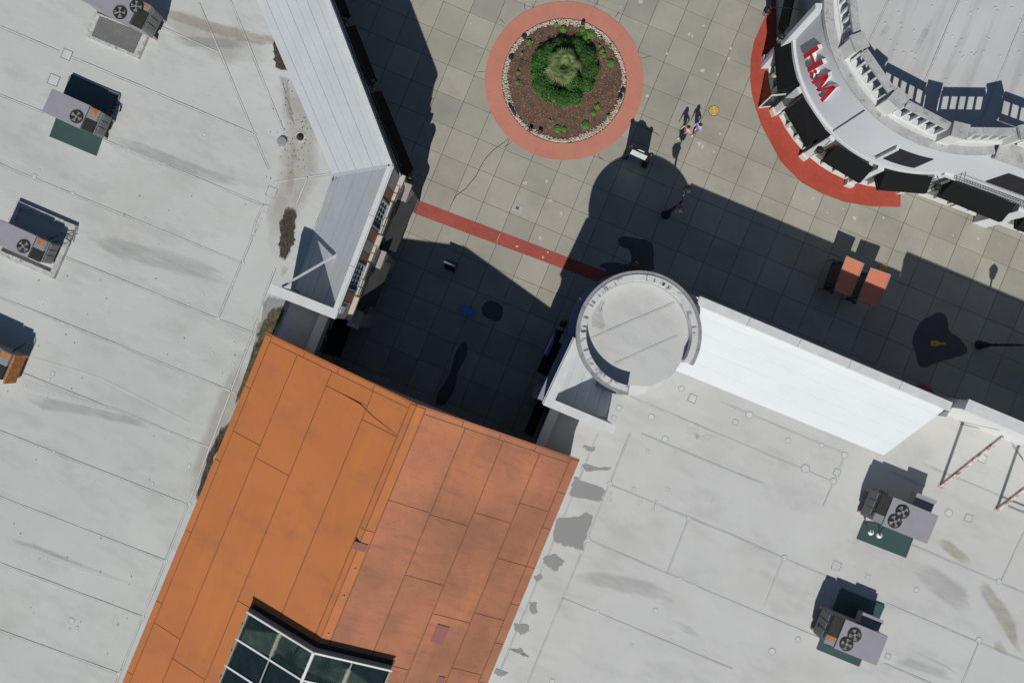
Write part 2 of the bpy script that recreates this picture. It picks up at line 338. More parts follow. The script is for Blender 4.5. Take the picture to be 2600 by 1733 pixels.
side = SP/FPX*HC; gap = .022
sm = bpy.data.meshes.new('slab'); hx = (side-gap)/2; b_ = .012
sv = [(sx*(hx-o), sy*(hx-o), zz) for o, zz in ((0, -.03), (0, -.008), (b_, 0)) for sx, sy in ((-1, -1), (1, -1), (1, 1), (-1, 1))]
sm.from_pydata(sv, [], [(i*4+j, i*4+(j+1) % 4, i*4+4+(j+1) % 4, i*4+4+j) for i in range(2) for j in range(4)]+[(8, 9, 10, 11)]); sm.materials.append(m_slab)
far = MB(); nsl = 0
for iu in range(-45, 85):
    for iv in range(-60, 60):
        u = 34.67+SP*(iu+.5); v = 4.10+SP*(iv+.5); x = u*GCS-v*GSN; y = u*GSN+v*GCS
        if inpoly(x, y, VIS):
            o = bpy.data.objects.new('slab', sm); C.objects.link(o); o.parent = plaza; q = P((x, y)); l = wloc(plaza)
            o.location = (q.x-l.x, q.y-l.y, random.uniform(-.003, .001)-l.z); o.rotation_euler = (random.uniform(-.0012, .0012), random.uniform(-.0012, .0012), GA+random.choice((0, 1, 2, 3))*math.pi/2); nsl += 1
        elif -1500 < x < 4300 and -1800 < y < 3300:
            far.box(P((x, y)), side-gap, side-gap, -.03, -.002, GA)
far.build('slab_field', m_slab, plaza, kind='stuff')
# red brick strip across the plaza
mb = MB(); t0 = [(1010, 488.5), (1260, 583.5), (1438.5, 651.7), (1600, 713)]; t1 = [(1600, 748), (1427, 681), (1200, 597), (1010, 526)]
mb.prism([P(p) for p in t0+t1], .001, .006); mb.build('brick_strip', m_brick, plaza)
# red paving along the round shop
RC = P((2258, 168)); RR = 310/FPX*HC          # centre and radius of the rotunda
outer = z('R4', (330, -60), (300, 60), (245, 165), (170, 330), (143, 480), (140, 640), (155, 760), (185, 870), (230, 1000), (300, 1130), (380, 1280)) + \
        z('R8', (455, 8), (560, 108), (720, 195), (900, 262), (1100, 297), (1355, 305), (1358, 178))
inner = [RC+Vector((math.cos(rad(a)), math.sin(rad(a)), 0))*(RR-.5) for a in range(280, 170, -6)]
mb = MB().prism([P(p) for p in outer]+inner+[P((1990, -30))], .001, .007); mb.build('red_paving', m_red, plaza)
# cracks
for k, pts in (('R3', [(475, 22), (470, 60), (480, 95)]), ('R3', [(235, 165), (262, 185), (300, 225)]), ('R3', [(35, 655), (75, 648), (118, 652)]), ('R3', [(1285, 165), (1310, 130), (1332, 100)]),
               ('R3', [(1520, 532), (1570, 520), (1620, 505)]), ('R3', [(1120, 60), (1130, 30), (1135, 0)]), ('R3', [(330, 1245), (290, 1285), (230, 1325), (180, 1365), (130, 1420), (95, 1470), (70, 1510), (45, 1568)]),
               ('R6', [(2195, 0), (2170, 60), (2120, 120), (2080, 170), (2040, 200), (1990, 235), (1960, 290), (1930, 350)]), ('R3', [(275, 1335), (320, 1310), (358, 1285)]), ('R3', [(1450, 1100), (1600, 1180), (1660, 1205), (1698, 1238)]),
               ('R3', [(535, 30), (545, 65), (600, 150)]), ('R3', [(1140, 1385), (1145, 1420), (1190, 1450)])):
    ribbon('crack', z(k, *pts), .045, .0035, m_crack, plaza)
ribbon('crack', z('R7', (255, 572), (240, 600), (222, 640), (220, 675)), .03, .0085, m_pale, plaza)
# wet patches, pale gum and repair marks
for k, pts in (('R7', [(1315, 640), (1330, 610), (1400, 603), (1500, 625), (1590, 640), (1630, 670), (1640, 760), (1640, 830), (1645, 930), (1420, 960), (1200, 945), (1210, 900), (1130, 870), (1200, 840), (1290, 842), (1370, 860), (1440, 850), (1432, 760), (1410, 715), (1380, 713), (1330, 695)]),
               ('R6', [(2215, 1270), (2240, 1210), (2290, 1183), (2340, 1190), (2400, 1230), (2420, 1290), (2385, 1380), (2300, 1360), (2230, 1320)]),
               ('R8', [(1440, 1395), (1500, 1250), (1570, 1190), (1660, 1150), (1710, 1160), (1745, 1230), (1740, 1310), (1830, 1355), (1900, 1440), (1890, 1490), (1750, 1530), (1640, 1560), (1560, 1600), (1500, 1590), (1480, 1470)]),
               ('S2', [(2080, 280), (2095, 430), (2010, 560), (1970, 760), (1890, 885), (1790, 890), (1830, 760), (1905, 660), (1960, 500), (1990, 380)])):
    pq = [P(p) for p in z(k, *pts)]
    for _ in range(2):
        pq = [v for i in range(len(pq)) for v in (pq[i].lerp(pq[(i+1) % len(pq)], .25), pq[i].lerp(pq[(i+1) % len(pq)], .75))]
    pq = [v+Vector((random.uniform(-.025, .025), random.uniform(-.025, .025), 0)) for v in pq]
    MB().prism(pq, .0012, .0085).build('wet_patch', m_wet, plaza)
mbp = MB()
for k, x, y, r in (('R3', 1960, 310, 18), ('R3', 1990, 330, 14), ('R3', 1760, 485, 16), ('R3', 2085, 640, 26), ('R3', 2220, 675, 16), ('R3', 2335, 440, 18), ('R3', 2320, 530, 20), ('R3', 2090, 235, 16), ('R3', 1580, 870, 18), ('R3', 2050, 1300, 22), ('R3', 2080, 1330, 20),
                   ('R3', 2185, 1375, 10), ('R3', 2240, 1210, 12), ('R3', 1520, 18, 26), ('R3', 1340, 60, 10), ('R7', 475, 122, 22), ('R7', 670, 105, 18), ('R7', 705, 285, 16), ('R7', 800, 400, 20), ('R7', 610, 620, 24), ('R8', 985, 390, 24), ('R8', 890, 318, 14), ('R8', 1600, 645, 8), ('R8', 1780, 532, 10), ('R8', 1980, 560, 18), ('R8', 650, 235, 18), ('R8', 765, 350, 10), ('R8', 1215, 390, 14), ('R2', 2120, 215, 8), ('R7', 400, 698, 14), ('R7', 636, 795, 14), ('R7', 680, 748, 10)):
    c = Q(k, x, y); r *= .0068; n = 11; hz = .0095 if (k == 'R7' and y > 690) else .004
    mbp.prism([c+Vector((math.cos(2*math.pi*i/n), math.sin(2*math.pi*i/n), 0))*r*random.uniform(.45, 1.15) for i in range(n)], .0008, hz)
mbp.build('pale_mark', m_pale, plaza, kind='stuff')

# ================================================================== PLANTER
pc = P((1432.5, 206)); mpx = HC/FPX
planter = empty('round_planter', pc)
tag(planter, 'round planting bed ringed by terracotta concrete and a band of pale pebbles', 'planter')
n = 96; Ro = 201.5*mpx; Ri = 158.5*mpx; Rm = 144*mpx
NSEG = 12
for i in range(NSEG):                                   # the ring is cast in segments with narrow joints
    a0 = 360/NSEG*i+8; MB().arc(pc, Ri, Ro, a0+.03, a0+360/NSEG-.03, .001, .024, 10).build('ring_segment', m_ring, planter)
MB().lathe(pc, [(Ri-.002, .001), (Ri-.01, .012)], 64).build('soil_bed', m_mulch, planter)
mb = MB(); vs = []; kk = 60; rings = 9
for j in range(rings+1):
    r = (Rm+.05)*j/rings
    for i in range(kk): vs.append(pc+Vector((math.cos(2*math.pi*i/kk)*r, math.sin(2*math.pi*i/kk)*r, .03+.16*(1-(j/rings)**2)+random.uniform(-.012, .012))))
mb.add(vs, [(j*kk+i, j*kk+(i+1) % kk, (j+1)*kk+(i+1) % kk, (j+1)*kk+i) for j in range(rings) for i in range(kk)]); mb.build('mulch_mound', m_mulch, planter, smooth=True)
mb = MB()
for i in range(3600):
    a = random.uniform(0, 2*math.pi); wob = .06*math.sin(3*a+1)+.05*math.sin(7*a); ri = Rm+wob-.04; k_ = random.random()
    r = ri+(Ri-.07-ri)*math.sqrt(k_); s = random.uniform(.03, .075); c = pc+Vector((math.cos(a)*r, math.sin(a)*r, .03+random.random()*.05))
    mb.blob(c, s, s*random.uniform(.6, 1), s*.55, 5, 3, .15)
mb.build('pebble_band', m_peb, planter, smooth=True, kind='stuff')
mb = MB()
for i in range(2600):
    a = random.uniform(0, 2*math.pi); r = Rm*math.sqrt(random.random())*.985; hh = .035+.16*(1-(r/Rm)**2)
    mb.box(pc+Vector((math.cos(a)*r, math.sin(a)*r, 0)), random.uniform(.03, .11), random.uniform(.012, .03), hh, hh+.025, random.uniform(0, 3))
mb.build('bark_chips', m_chip, planter, kind='stuff')
def zr3(x, y, h=0): return Q('R3', x, y, h)
def bedz(p): r = (Vector((p[0], p[1], 0))-pc).length; return .03+.16*max(0, 1-(r/Rm)**2)
def clock(p, c=pc):
    a = math.degrees(math.atan2(p[0]-c[0], p[1]-c[1])) % 360; return ['twelve', 'one', 'two', 'three', 'four', 'five', 'six', 'seven', 'eight', 'nine', 'ten', 'eleven'][int((a+15)//30) % 12]
def leaves(mb, c, rx, ry, rz, n, sz, up=.35):
    for i in range(n):
        t = random.uniform(0, 2*math.pi); ph = math.acos(random.uniform(-.1, 1)); k_ = random.uniform(.8, 1.06)
        d = Vector((math.sin(ph)*math.cos(t), math.sin(ph)*math.sin(t), math.cos(ph))); p = Vector(c)+Vector((d.x*rx, d.y*ry, d.z*rz))*k_
        nrm = (d+Vector((random.uniform(-.8, .8), random.uniform(-.8, .8), up))).normalized(); a = nrm.orthogonal().normalized(); a = Matrix.Rotation(random.uniform(0, 6.3), 3, nrm) @ a; b2 = nrm.cross(a); s = sz*random.uniform(.6, 1.25)
        mb.add([p-a*s, p+b2*s*.5+nrm*s*.15, p+a*s, p-b2*s*.5+nrm*s*.15], [(0, 1, 2, 3)])
shrubs = [(795, 425, 72, 'under the palm at twelve o\'clock'), (938, 432, 74, 'just right of the top of the palm'), (1035, 520, 80, 'upper right of the palm'), (1065, 640, 72, 'straight right of the palm'), (1035, 765, 62, 'lower right of the palm'),
          (925, 880, 62, 'below right of the palm, beside the lowest shrub'), (818, 895, 68, 'lowest of all, right of the pale dome'), (690, 850, 72, 'lower left of the palm, left of the pale dome'), (617, 765, 76, 'left of the palm, second up from the pale dome'), (590, 675, 62, 'straight left of the palm'),
          (588, 585, 60, 'upper left of the palm, right of the drain grate'), (630, 515, 62, 'upper left of the palm, above the drain grate'), (695, 470, 62, 'upper left of the palm, next to the topmost shrub')]
shrubs += [(880, 520, 70, 'tucked under the palm, upper right'), (745, 540, 70, 'tucked under the palm, upper left'), (700, 690, 75, 'tucked under the palm, lower left'), (900, 740, 80, 'tucked under the palm, lower right')]
for x, y, r, wh in shrubs:
    p = zr3(x, y, .6); rr = r*.28061*mpx*1.22; zz = bedz(p); base = Vector((p.x, p.y, zz-.02)); hh = random.uniform(.75, .95)
    e = empty('clipped_shrub', base); tag(e, 'dense dark green rounded shrub '+wh, 'shrub', 'rounded shrubs around the palm')
    MB().tube([base, base+Vector((0, 0, hh*.6))], .03, 5).build('stem', m_trunk, e)
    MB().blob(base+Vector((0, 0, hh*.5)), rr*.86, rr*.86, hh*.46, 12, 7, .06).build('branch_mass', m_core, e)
    mb = MB(); leaves(mb, base+Vector((0, 0, hh*.5)), rr, rr, hh*.55, 620, .042); mb.build('foliage', m_leaf, e, fix=False)
# the palm
pp = zr3(812, 645, .9); pb = Vector((pp.x, pp.y, bedz(pp)-.02)); palm = empty('fan_palm', pb)
tag(palm, 'olive green fan palm rising from the middle of the shrub ring', 'palm')
MB().tube([pb, pb+Vector((0, 0, .6)), pb+Vector((.03, .02, 1.25))], [.13, .11, .09], 9).build('trunk', m_trunk, palm)
def frond(parent, top, az, el, L, R, mat, dr=.25):
    mb = MB(); d = Vector((math.cos(az)*math.cos(el), math.sin(az)*math.cos(el), math.sin(el))); hub = top+d*L
    mb.tube([top, top+d*L*.5+Vector((0, 0, .02)), hub], .008, 4)
    side_ = Vector((-math.sin(az), math.cos(az), 0)); fw = d
    for i in range(17):
        th = rad(-105+210*i/16); dd = (fw*math.cos(th)+side_*math.sin(th)).normalized(); l = R*(.72+.28*math.cos(th))*random.uniform(.9, 1.05); wv = dd.cross(Vector((0, 0, 1)))
        if wv.length < .01: wv = side_
        wv = wv.normalized()*R*.062; mid = hub+dd*l*.55+Vector((0, 0, -l*.03)); tip = hub+dd*l+Vector((0, 0, -l*dr))
        mb.add([hub, mid+wv, tip, mid-wv], [(0, 1, 2, 3)])
    return mb.build('frond', mat, parent, fix=False)
top = pb+Vector((.03, .02, 1.27))
for i in range(26):
    k_ = i/26; frond(palm, top+Vector((0, 0, random.uniform(-.1, .06))), i*2.399+random.uniform(-.2, .2), rad(70-66*k_**.7+random.uniform(-7, 7)), random.uniform(.62, .8)*(.35+.65*k_), random.uniform(.58, .72), m_palmd if i in (9, 20) else m_palm, random.uniform(.1, .35))
weeds = [(822, 268, 32), (755, 225, 20), (985, 280, 34), (955, 328, 30), (1012, 345, 30), (1068, 308, 40), (510, 383, 25), (1045, 395, 20), (1160, 350, 10), (1145, 420, 12), (1170, 465, 25), (1190, 502, 18), (1247, 572, 34), (618, 425, 26), (410, 660, 15), (408, 750, 18),
         (1128, 965, 28), (1093, 1025, 22), (1225, 1052, 16), (1020, 1130, 38), (768, 1165, 32), (830, 1172, 22), (700, 1098, 10), (445, 488, 9), (1243, 415, 10)]
used = {}
for x, y, r in weeds:
    p = zr3(x, y, .15); base = Vector((p.x, p.y, bedz(p)-.015)); rr = r*.28061*mpx; e = empty('leafy_weed', base)
    dist = (Vector((p.x, p.y, 0))-pc).length/Rm
    sz = 'tiny' if r < 13 else 'small' if r < 24 else 'bushy' if r < 33 else 'large bushy'
    lab = f"{sz} green weed in the mulch at {clock(p)} o'clock, {'by the pebbles' if dist > .84 else 'by the shrubs' if dist < .62 else 'midway out'}"
    used[lab] = used.get(lab, 0)+1
    if used[lab] > 1: lab = lab.replace('weed in', 'weed (right-hand one) in')
    tag(e, lab, 'weed', 'weeds in the mulch bed')
    MB().tube([base, base+Vector((0, 0, .1))], .008, 4).build('stem', m_trunk, e)
    mb = MB(); leaves(mb, base+Vector((0, 0, .06)), rr, rr, .2, int(40+r*r*.14), .04, .8); leaves(mb, base+Vector((0, 0, .05)), rr*.5, rr*.5, .18, int(20+r), .04, .8); mb.build('foliage', m_weed, e, fix=False)
# things lying in the bed
def spot(x, y, az, wh):
    p = zr3(x, y, .1); b0 = Vector((p.x, p.y, .03)); e = empty('ground_floodlight', b0); tag(e, 'small black ground floodlight '+wh, 'floodlight', 'floodlights in the pebble band')
    d = Vector((math.cos(az), math.sin(az), .5)).normalized()
    MB().tube([b0, b0+Vector((0, 0, .14))], .03, 6).build('stake', m_black, e)
    h = b0+Vector((0, 0, .2)); MB().tube([h-d*.12, h-d*.05, h+d*.13, h+d*.14], [.07, .11, .14, .125], 10).build('lamp_head', m_plast, e)
    MB().tube([h+d*.141, h+d*.146], .115, 10).build('lens', m_glassd, e)
for x, y, wh in ((1000, 215, 'at the upper right of the planting bed'), (342, 528, 'at the left rim beside the drain grate'), (462, 342, 'at the upper left of the planting bed'), (1362, 830, 'at the right rim of the planting bed'), (1337, 885, 'just below the one at the right rim'), (520, 1178, 'at the lower left rim of the planting bed'), (608, 1200, 'standing right of the one at the lower left rim')):
    p = zr3(x, y); spot(x, y, math.atan2(pc.y-p.y, pc.x-p.x), wh)
pts = [zr3(x, y, .15) for x, y in ((328, 935), (345, 965), (370, 1010), (388, 1045))]
mb = MB(); mb.tube([Vector((q.x, q.y, .12)) for q in pts], [.07, .1, .1, .07], 10); o = mb.build('black_pipe', m_plast, smooth=True); tag(o, 'short fat black pipe lying on the pebbles, lower left', 'pipe')
p = zr3(733, 900, .1); o = MB().lathe((p.x, p.y, bedz(p)-.01), [(.17, 0), (.17, .08), (.14, .16), (.08, .2), (.02, .21)], 16).build('access_dome', m_rock, smooth=True); tag(o, 'pale grey green dome between two of the lower shrubs', 'dome')
gq = [zr3(x, y, .2) for x, y in ((425, 535), (530, 572), (515, 640), (412, 605))]; zb = .12
e = empty('drain_grate', Vector((gq[0].x, gq[0].y, zb-.05))); tag(e, 'rusty slatted drain grate in the mulch left of the shrubs', 'grate')
MB().prism(gq, zb-.05, zb+.0).build('pit', m_coil, e)
for i in range(10): MB().beam(lerp(gq[0], gq[1], (i+.5)/10)+Vector((0, 0, zb+.04-gq[0].z)), lerp(gq[3], gq[2], (i+.5)/10)+Vector((0, 0, zb+.04-gq[3].z)), .025, .03).build('grate_bar', m_trunk, e)
for t in (.02, .5, .98): MB().beam(lerp(gq[0], gq[3], t)+Vector((0, 0, zb+.03-gq[0].z)), lerp(gq[1], gq[2], t)+Vector((0, 0, zb+.03-gq[1].z)), .03, .03).build('cross_bar', m_trunk, e)

# ================================================================== BUILDING HELPERS
zF = 4.18
def awning(parent, inner, outer_, hi, ho, mat, val=.28, mat2=None):          # inner/outer: two pixels each, at heights hi and ho
    i0, i1 = P(inner[0], hi), P(inner[1], hi); o0, o1 = P(outer_[0], ho), P(outer_[1], ho)
    a = MB().plate([i0, i1, o1, o0], .03).build('awning', mat, parent)
    dn = Vector((0, 0, -val)); mb = MB(); d = ((o0+o1)/2-(i0+i1)/2).to_2d().normalized().to_3d()*.02
    mb.add([o0, o1, o1+dn, o0+dn, o0-d, o1-d, o1+dn-d, o0+dn-d], [(0, 1, 2, 3), (7, 6, 5, 4), (0, 4, 5, 1), (3, 2, 6, 7)])
    mb.build('valance', mat2 or mat, a)
    for i, o in ((i0, o0), (i1, o1)):
        low = Vector((i.x, i.y, ho-val)); MB().add([i-Vector((0, 0, .02)), o-Vector((0, 0, .02)), o+dn, low], [(0, 1, 2, 3)]).build('side_flap', mat, a)
        MB().beam(Vector((i.x, i.y, ho-.05)), o-Vector((0, 0, .06)), .04).build('strut', m_black, a)
    return a
def window(parent, p0, p1, n, z0, z1, cols, rows, mf, mg, depth=.14, fr=.09, bar=.045):
    L = (Vector(p1)-Vector(p0)).length; d = (Vector(p1)-Vector(p0)).normalized(); mb = MB(); n = Vector(n)
    for a, b2 in ((0, fr), (L-fr, L)): mb.run(Vector(p0)+d*a, Vector(p0)+d*b2, n, -depth, .03, z0, z1)
    for a, b2 in ((z0, z0+fr), (z1-fr, z1)): mb.run(Vector(p0)+d*fr, Vector(p0)+d*(L-fr), n, -depth, .029, a, b2)
    wd = mb.build('window', mf, parent); cw = (L-2*fr)/cols; rh = (z1-z0-2*fr)/rows
    for i in range(cols):
        for j in range(rows):
            q0 = Vector(p0)+d*(fr+cw*i+bar/2); q1 = Vector(p0)+d*(fr+cw*(i+1)-bar/2)
            MB().run(q0, q1, n, -depth+.01, -depth+.03, z0+fr+rh*j+bar/2, z0+fr+rh*(j+1)-bar/2).build('pane', mg, wd)
    mb = MB()
    for i in range(1, cols): q = Vector(p0)+d*(fr+cw*i); mb.run(q-d*bar/2, q+d*bar/2, n, -depth+.002, -.03, z0+fr, z1-fr)
    for j in range(1, rows): mb.run(Vector(p0)+d*fr, Vector(p0)+d*(L-fr), n, -depth+.004, -.034, z0+fr+rh*j-bar/2, z0+fr+rh*j+bar/2)
    if cols > 1 or rows > 1: mb.build('muntins', mf, wd)
    return wd
def balcony(parent, p0, p1, n, z0, nb, pr=.45, hh=1.0, scroll=True):         # bellied wrought-iron window guard
    n = Vector(n); d = (Vector(p1)-Vector(p0)).normalized(); p0 = Vector((p0[0], p0[1], 0)); p1 = Vector((p1[0], p1[1], 0)); Z = Vector((0, 0, 1))
    mb = MB()
    for hz, o in ((z0+hh, pr*.72), (z0+.06, pr*.5), (z0+hh*.55, pr*1.0)): mb.tube([p0+Z*hz, p0+n*o+Z*hz, p1+n*o+Z*hz, p1+Z*hz], .022, 5)
    root = mb.build('balcony_guard', m_iron, parent)
    for i in range(nb):
        q = p0.lerp(p1, (i+.5)/nb); pts = [q+n*(pr*k)+Z*(z0+hh*t) for k, t in ((.5, .06), (.95, .2), (1.08, .4), (.95, .6), (.72, 1.0), (.95, 1.1))]
        MB().tube(pts, .016, 4).build('bar', m_iron, root)
    return root
def lantern(p, h, label, wall=None, s=1.0):                                   # six-sided hanging wall lantern
    c = P(p, h); e = empty('wall_lantern', Vector((c.x, c.y, h-.45*s))); tag(e, label, 'lantern', 'wall lanterns')
    MB().lathe((c.x, c.y, h-.4*s), [(.12*s, 0), (.2*s, .45*s), (.2*s, .47*s)], 6).build('lamp_glass', m_lglass, e)
    MB().lathe((c.x, c.y, h+.07*s), [(.25*s, 0), (.19*s, .1*s), (.06*s, .2*s), (.015*s, .3*s)], 6).build('lamp_cap', m_iron, e)
    mb = MB(); b0 = Vector((c.x, c.y, h-.4*s))
    for i in range(6):
        a = math.pi/3*i; d = Vector((math.cos(a), math.sin(a), 0)); mb.beam(b0+d*.125*s, b0+d*.205*s+Vector((0, 0, .46*s)), .025*s)
    mb.lathe(b0-Vector((0, 0, .06*s)), [(.03*s, 0), (.14*s, .05*s), (.12*s, .07*s)], 6); mb.build('lamp_cage', m_iron, e)
    if wall is not None:
        wv = Vector((wall[0], wall[1], 0)); t = Vector((c.x, c.y, h+.34*s)); MB().tube([Vector((wv.x, wv.y, h+.12*s)), Vector((wv.lerp(t, .5).x, wv.lerp(t, .5).y, h+.34*s)), t], .022*s, 6).build('bracket', m_iron, e)
    return e
def sheets(parent, q, n, mat, th=.012, gapw=.02, name='membrane_sheet', alt=.006):   # q: top edge a,b and bottom edge c,d of a slope
    a, b2, c, d = [Vector(v) for v in q]; nn = (b2-a).cross(d-a).normalized()
    if nn.z < 0: nn = -nn
    L = ((d-a).length+(c-b2).length)/2; gg = gapw/L/2
    for i in range(n):
        t0, t1 = i/n+gg, (i+1)/n-gg; lift = nn*(.012+alt*((n-i) % 2))
        MB().plate([a.lerp(d, t0)+lift, b2.lerp(c, t0)+lift, b2.lerp(c, t1)+lift, a.lerp(d, t1)+lift], th).build(name, mat, parent)

# ================================================================== LEFT BUILDING
zT = 7.68
A = P((682, -400), zT); B = P((995, 420), zT); Cn = P((848, 806), zT); D = P((680, 740), zT)
a_ = P((478, -400), zF); b1 = P((845, 445), zF); c1 = P((749, 733), zF)
zA = 4.75; E0 = P((836, 796), zA); E1 = E0+GV*23
lb = empty('shop_building', P((420, 800))); tag(lb, 'long white-roofed shop building on the left with sloping parapet backs', 'building')
deck = [Vector((v.x, v.y, 0)) for v in (A, B, Cn, E0, E1)]+[Vector((-55, E1.y-6, 0)), Vector((-55, A.y, 0))]
lroof = MB().prism(deck, zF-.3, zF).build('roof', m_roof, lb)
n1 = perp(A, B, (0, 0, 0)); n2 = perp(B, Cn, (0, 0, 0)); nA = perp(E0, E1, (5, 0, 0))
MB().run(A, B, n1, -.3, 0, 0, zT-.3).build('wall', m_bluew, lb)
MB().run(B+n2*-.3, Cn, n2, -.3, 0.001, 0, 4.9).build('wall', m_beige, lb)
MB().run(E0, E1, nA, -.3, 0, 0, zA-.12).build('wall', m_greige, lb)
ret_n = perp(Cn, D, B)
MB().prism([Cn.to_2d(), D.to_2d(), (D+ret_n*.4).to_2d(), (Cn+ret_n*.4).to_2d()], 0, zT-.06).build('return_parapet', m_beige, lb)
cp = MB().prism([(Cn-ret_n*.06+n2*.08).to_2d(), (D-ret_n*.06).to_2d(), (D+ret_n*.46).to_2d(), (Cn+ret_n*.46+n2*.08).to_2d()], zT-.06, zT+.03).build('coping', m_cop, lb)
MB().run(deck[4], deck[5], (0, -1), -.3, 0, 0, zF-.3).build('wall', m_greige, lb)
# outer sloping backs of the parapet, in sheets
s1o = MB().plate([v-Vector((0, 0, .14)) for v in (A, B, b1, a_)], .1).build('parapet_slope', m_seamd, lb); sheets(s1o, (A, B, b1, a_), 7, m_slope)
s2o = MB().plate([v-Vector((0, 0, .14)) for v in (B, Cn, c1, b1)], .1).build('parapet_slope', m_seamd, lb); sheets(s2o, (B, Cn, c1, b1), 7, m_slope)
hip = [B+Vector((0, 0, .04)), b1+Vector((0, 0, .04))]; MB().beam(hip[0], hip[1], .16, .03).build('hip_tape', m_slope, lb)
for p0, p1, n_ in ((A, B, n1), (B, Cn, n2)):
    d_ = (p1-p0).normalized(); L_ = (p1-p0).length; k_ = int(L_/2.4)
    for i in range(k_):                                           # coping in lengths, joint between
        q0 = p0+d_*(L_*i/k_+.012); q1 = p0+d_*(L_*(i+1)/k_-.012)
        MB().run(q0, q1, n_, -.2, .06, zT-.3, zT+.05).build('coping', m_cop, lb)
    MB().run(p0, p1, n_, .055, .1, zT-.2, zT-.06).build('drip_edge', m_whitep, lb)
# shaded facade, upper right edge
MB().run(A, B+n2*.02, n1, 0, .1, 5.15, 5.45).build('ledge', m_bluew, lb)
q_ = lambda s: lerp(A, B, s)
for inn, out in ((((838, 0), (853, 31)), ((877, 0), (888, 37))), (z('R2', (965, 250), (1160, 705)), z('R2', (1078, 230), (1268, 718))), (z('R2', (1215, 840), (1490, 1560)), z('R2', (1312, 820), (1603, 1532)))):
    if inn[0][1] < 5: inn = [(inn[0][0]-46, -120), inn[1]]; out = [(out[0][0]-46, -120), out[1]]
    awning(lb, inn, out, 4.1, 3.0, m_awn)
for s0_, s1_ in ((.565, .66), (.69, .815), (.845, .975)):
    balcony(lb, q_(s0_)+n1*.02, q_(s1_)+n1*.02, n1, 5.0, 16, .3)
    window(lb, q_(s0_+.01)+n1*.02, q_(s1_-.01)+n1*.02, n1, 5.5, 7.2, 4, 2, m_frameb, m_glassd)
lantern(z('R2', (975, 195))[0], 4.0, 'black wall lantern on the shaded facade at the top edge of the photo', lerp(A, B, .635)+n1*.02)
lantern(z('R2', (1228, 752))[0], 4.0, 'black wall lantern between the two long black awnings on the shaded facade', lerp(A, B, .8)+n1*.02)
lantern(z('R6', (1575, 75))[0], 4.0, 'glass wall lantern at the corner of the left building', B+n2*.02)
# sunlit facade
LBC = (Cn-B).length; sB = lambda y: lerp(B, Cn, (y+35)/1370)
band = [(-35, 115, 'grey'), (125, 225, 'brown'), (235, 492, 'win'), (502, 605, 'brown'), (612, 715, 'grey'), (722, 808, 'brown'), (818, 1078, 'win'), (1086, 1175, 'brown'), (1182, 1335, 'grey')]
MB().run(B, Cn, n2, -.55, -.31, 4.8, 6.7).build('wall', m_greige, lb)
for y0, y1, kd in band:
    if kd == 'win': window(lb, sB(y0), sB(y1), n2, 5.15, 7.3, 5, 3, m_frameb, m_glassg, .16, .1)
    else: MB().run(sB(y0), sB(y1), n2, -.17, 0, 5.1, 7.38).build('facade_panel', m_brown if kd == 'brown' else m_beige, lb)
MB().run(lerp(B, Cn, -.02), lerp(B, Cn, 1.0), n2, -.3, .28, 4.9, 5.1).build('ledge', m_cream, lb)
MB().run(lerp(B, Cn, 0), lerp(B, Cn, 1.0), n2, 0, .14, 4.75, 4.9).build('ledge_moulding', m_beige, lb)
for y0, y1 in ((205, 520), (785, 1110)): balcony(lb, sB(y0)+n2*.02, sB(y1)+n2*.02, n2, 5.11, 18, .5)
MB().run(sB(1225), sB(1290), n2, .002, .03, 6.2, 7.0).build('notice_board', m_swht, lb)
awning(lb, z('R6', (1470, 275), (1312, 682)), z('R6', (1607, 330), (1440, 748)), 4.1, 3.0, m_awng)
awning(lb, z('R6', (1275, 800), (1108, 1192)), z('R6', (1398, 855), (1248, 1250)), 4.1, 3.0, m_awng)
for s_ in (.02, .5, .93):                                          # piers between the awnings
    q = lerp(B, Cn, s_); MB().run(q-(Cn-B).normalized()*-.0, q+(Cn-B).normalized()*.85, n2, 0.002, .55, 0, 4.3).build('pier', m_greige, lb)
    MB().run(q-(Cn-B).normalized()*.1, q+(Cn-B).normalized()*.95, n2, 0.004, .68, 4.3, 4.5).build('pier_cap', m_beige, lb)
for s0_, s1_ in ((.1, .49), (.58, .92)): window(lb, lerp(B, Cn, s0_)+n2*.17, lerp(B, Cn, s1_)+n2*.17, n2, .3, 3.1, 4, 1, m_frameb, m_glassg)
lantern(z('R6', (1158, 1282))[0], 4.0, 'black wall lantern at the lower end of the sunlit balcony facade', lerp(B, Cn, .98)+n2*.5)
# brace of the return parapet
MB().beam(Q('R6', 415, 1058, zT-.25), Q('R6', 915, 768, 6.25), .1, .14).build('brace', m_whitep, lb)
# annex below it
MB().run(E0, E1, nA, -.5, .05, zA-.12, zA).build('coping', m_whitep, lb)
MB().run(E0, E1, nA, 0.002, .14, 3.5, 4.5).build('fascia', m_greige, lb)
awning(lb, z('S2', (895, 62), (760, 408)), z('S2', (1072, 70), (928, 452)), 3.5, 2.8, m_awn)
def glyph(ch, org, xd, yd, size, ext, mat, parent, name='letter', shear=0.):
    cu = bpy.data.curves.new('letter', 'FONT'); cu.body = ch; cu.size = size; cu.extrude = ext/2; cu.shear = shear; cu.align_x = 'CENTER'
    t = bpy.data.objects.new('tmp', cu); C.objects.link(t); dg = bpy.context.evaluated_depsgraph_get(); me = bpy.data.meshes.new_from_object(t.evaluated_get(dg)); bpy.data.objects.remove(t)
    xd = Vector(xd).normalized(); yd = Vector(yd).normalized(); nd = xd.cross(yd); l = wloc(parent)
    for v in me.vertices: v.co = Vector(org)+xd*v.co.x+yd*v.co.y+nd*v.co.z-l
    me.materials.clear(); me.materials.append(mat); o = bpy.data.objects.new(name, me); C.objects.link(o); o.parent = parent; return o
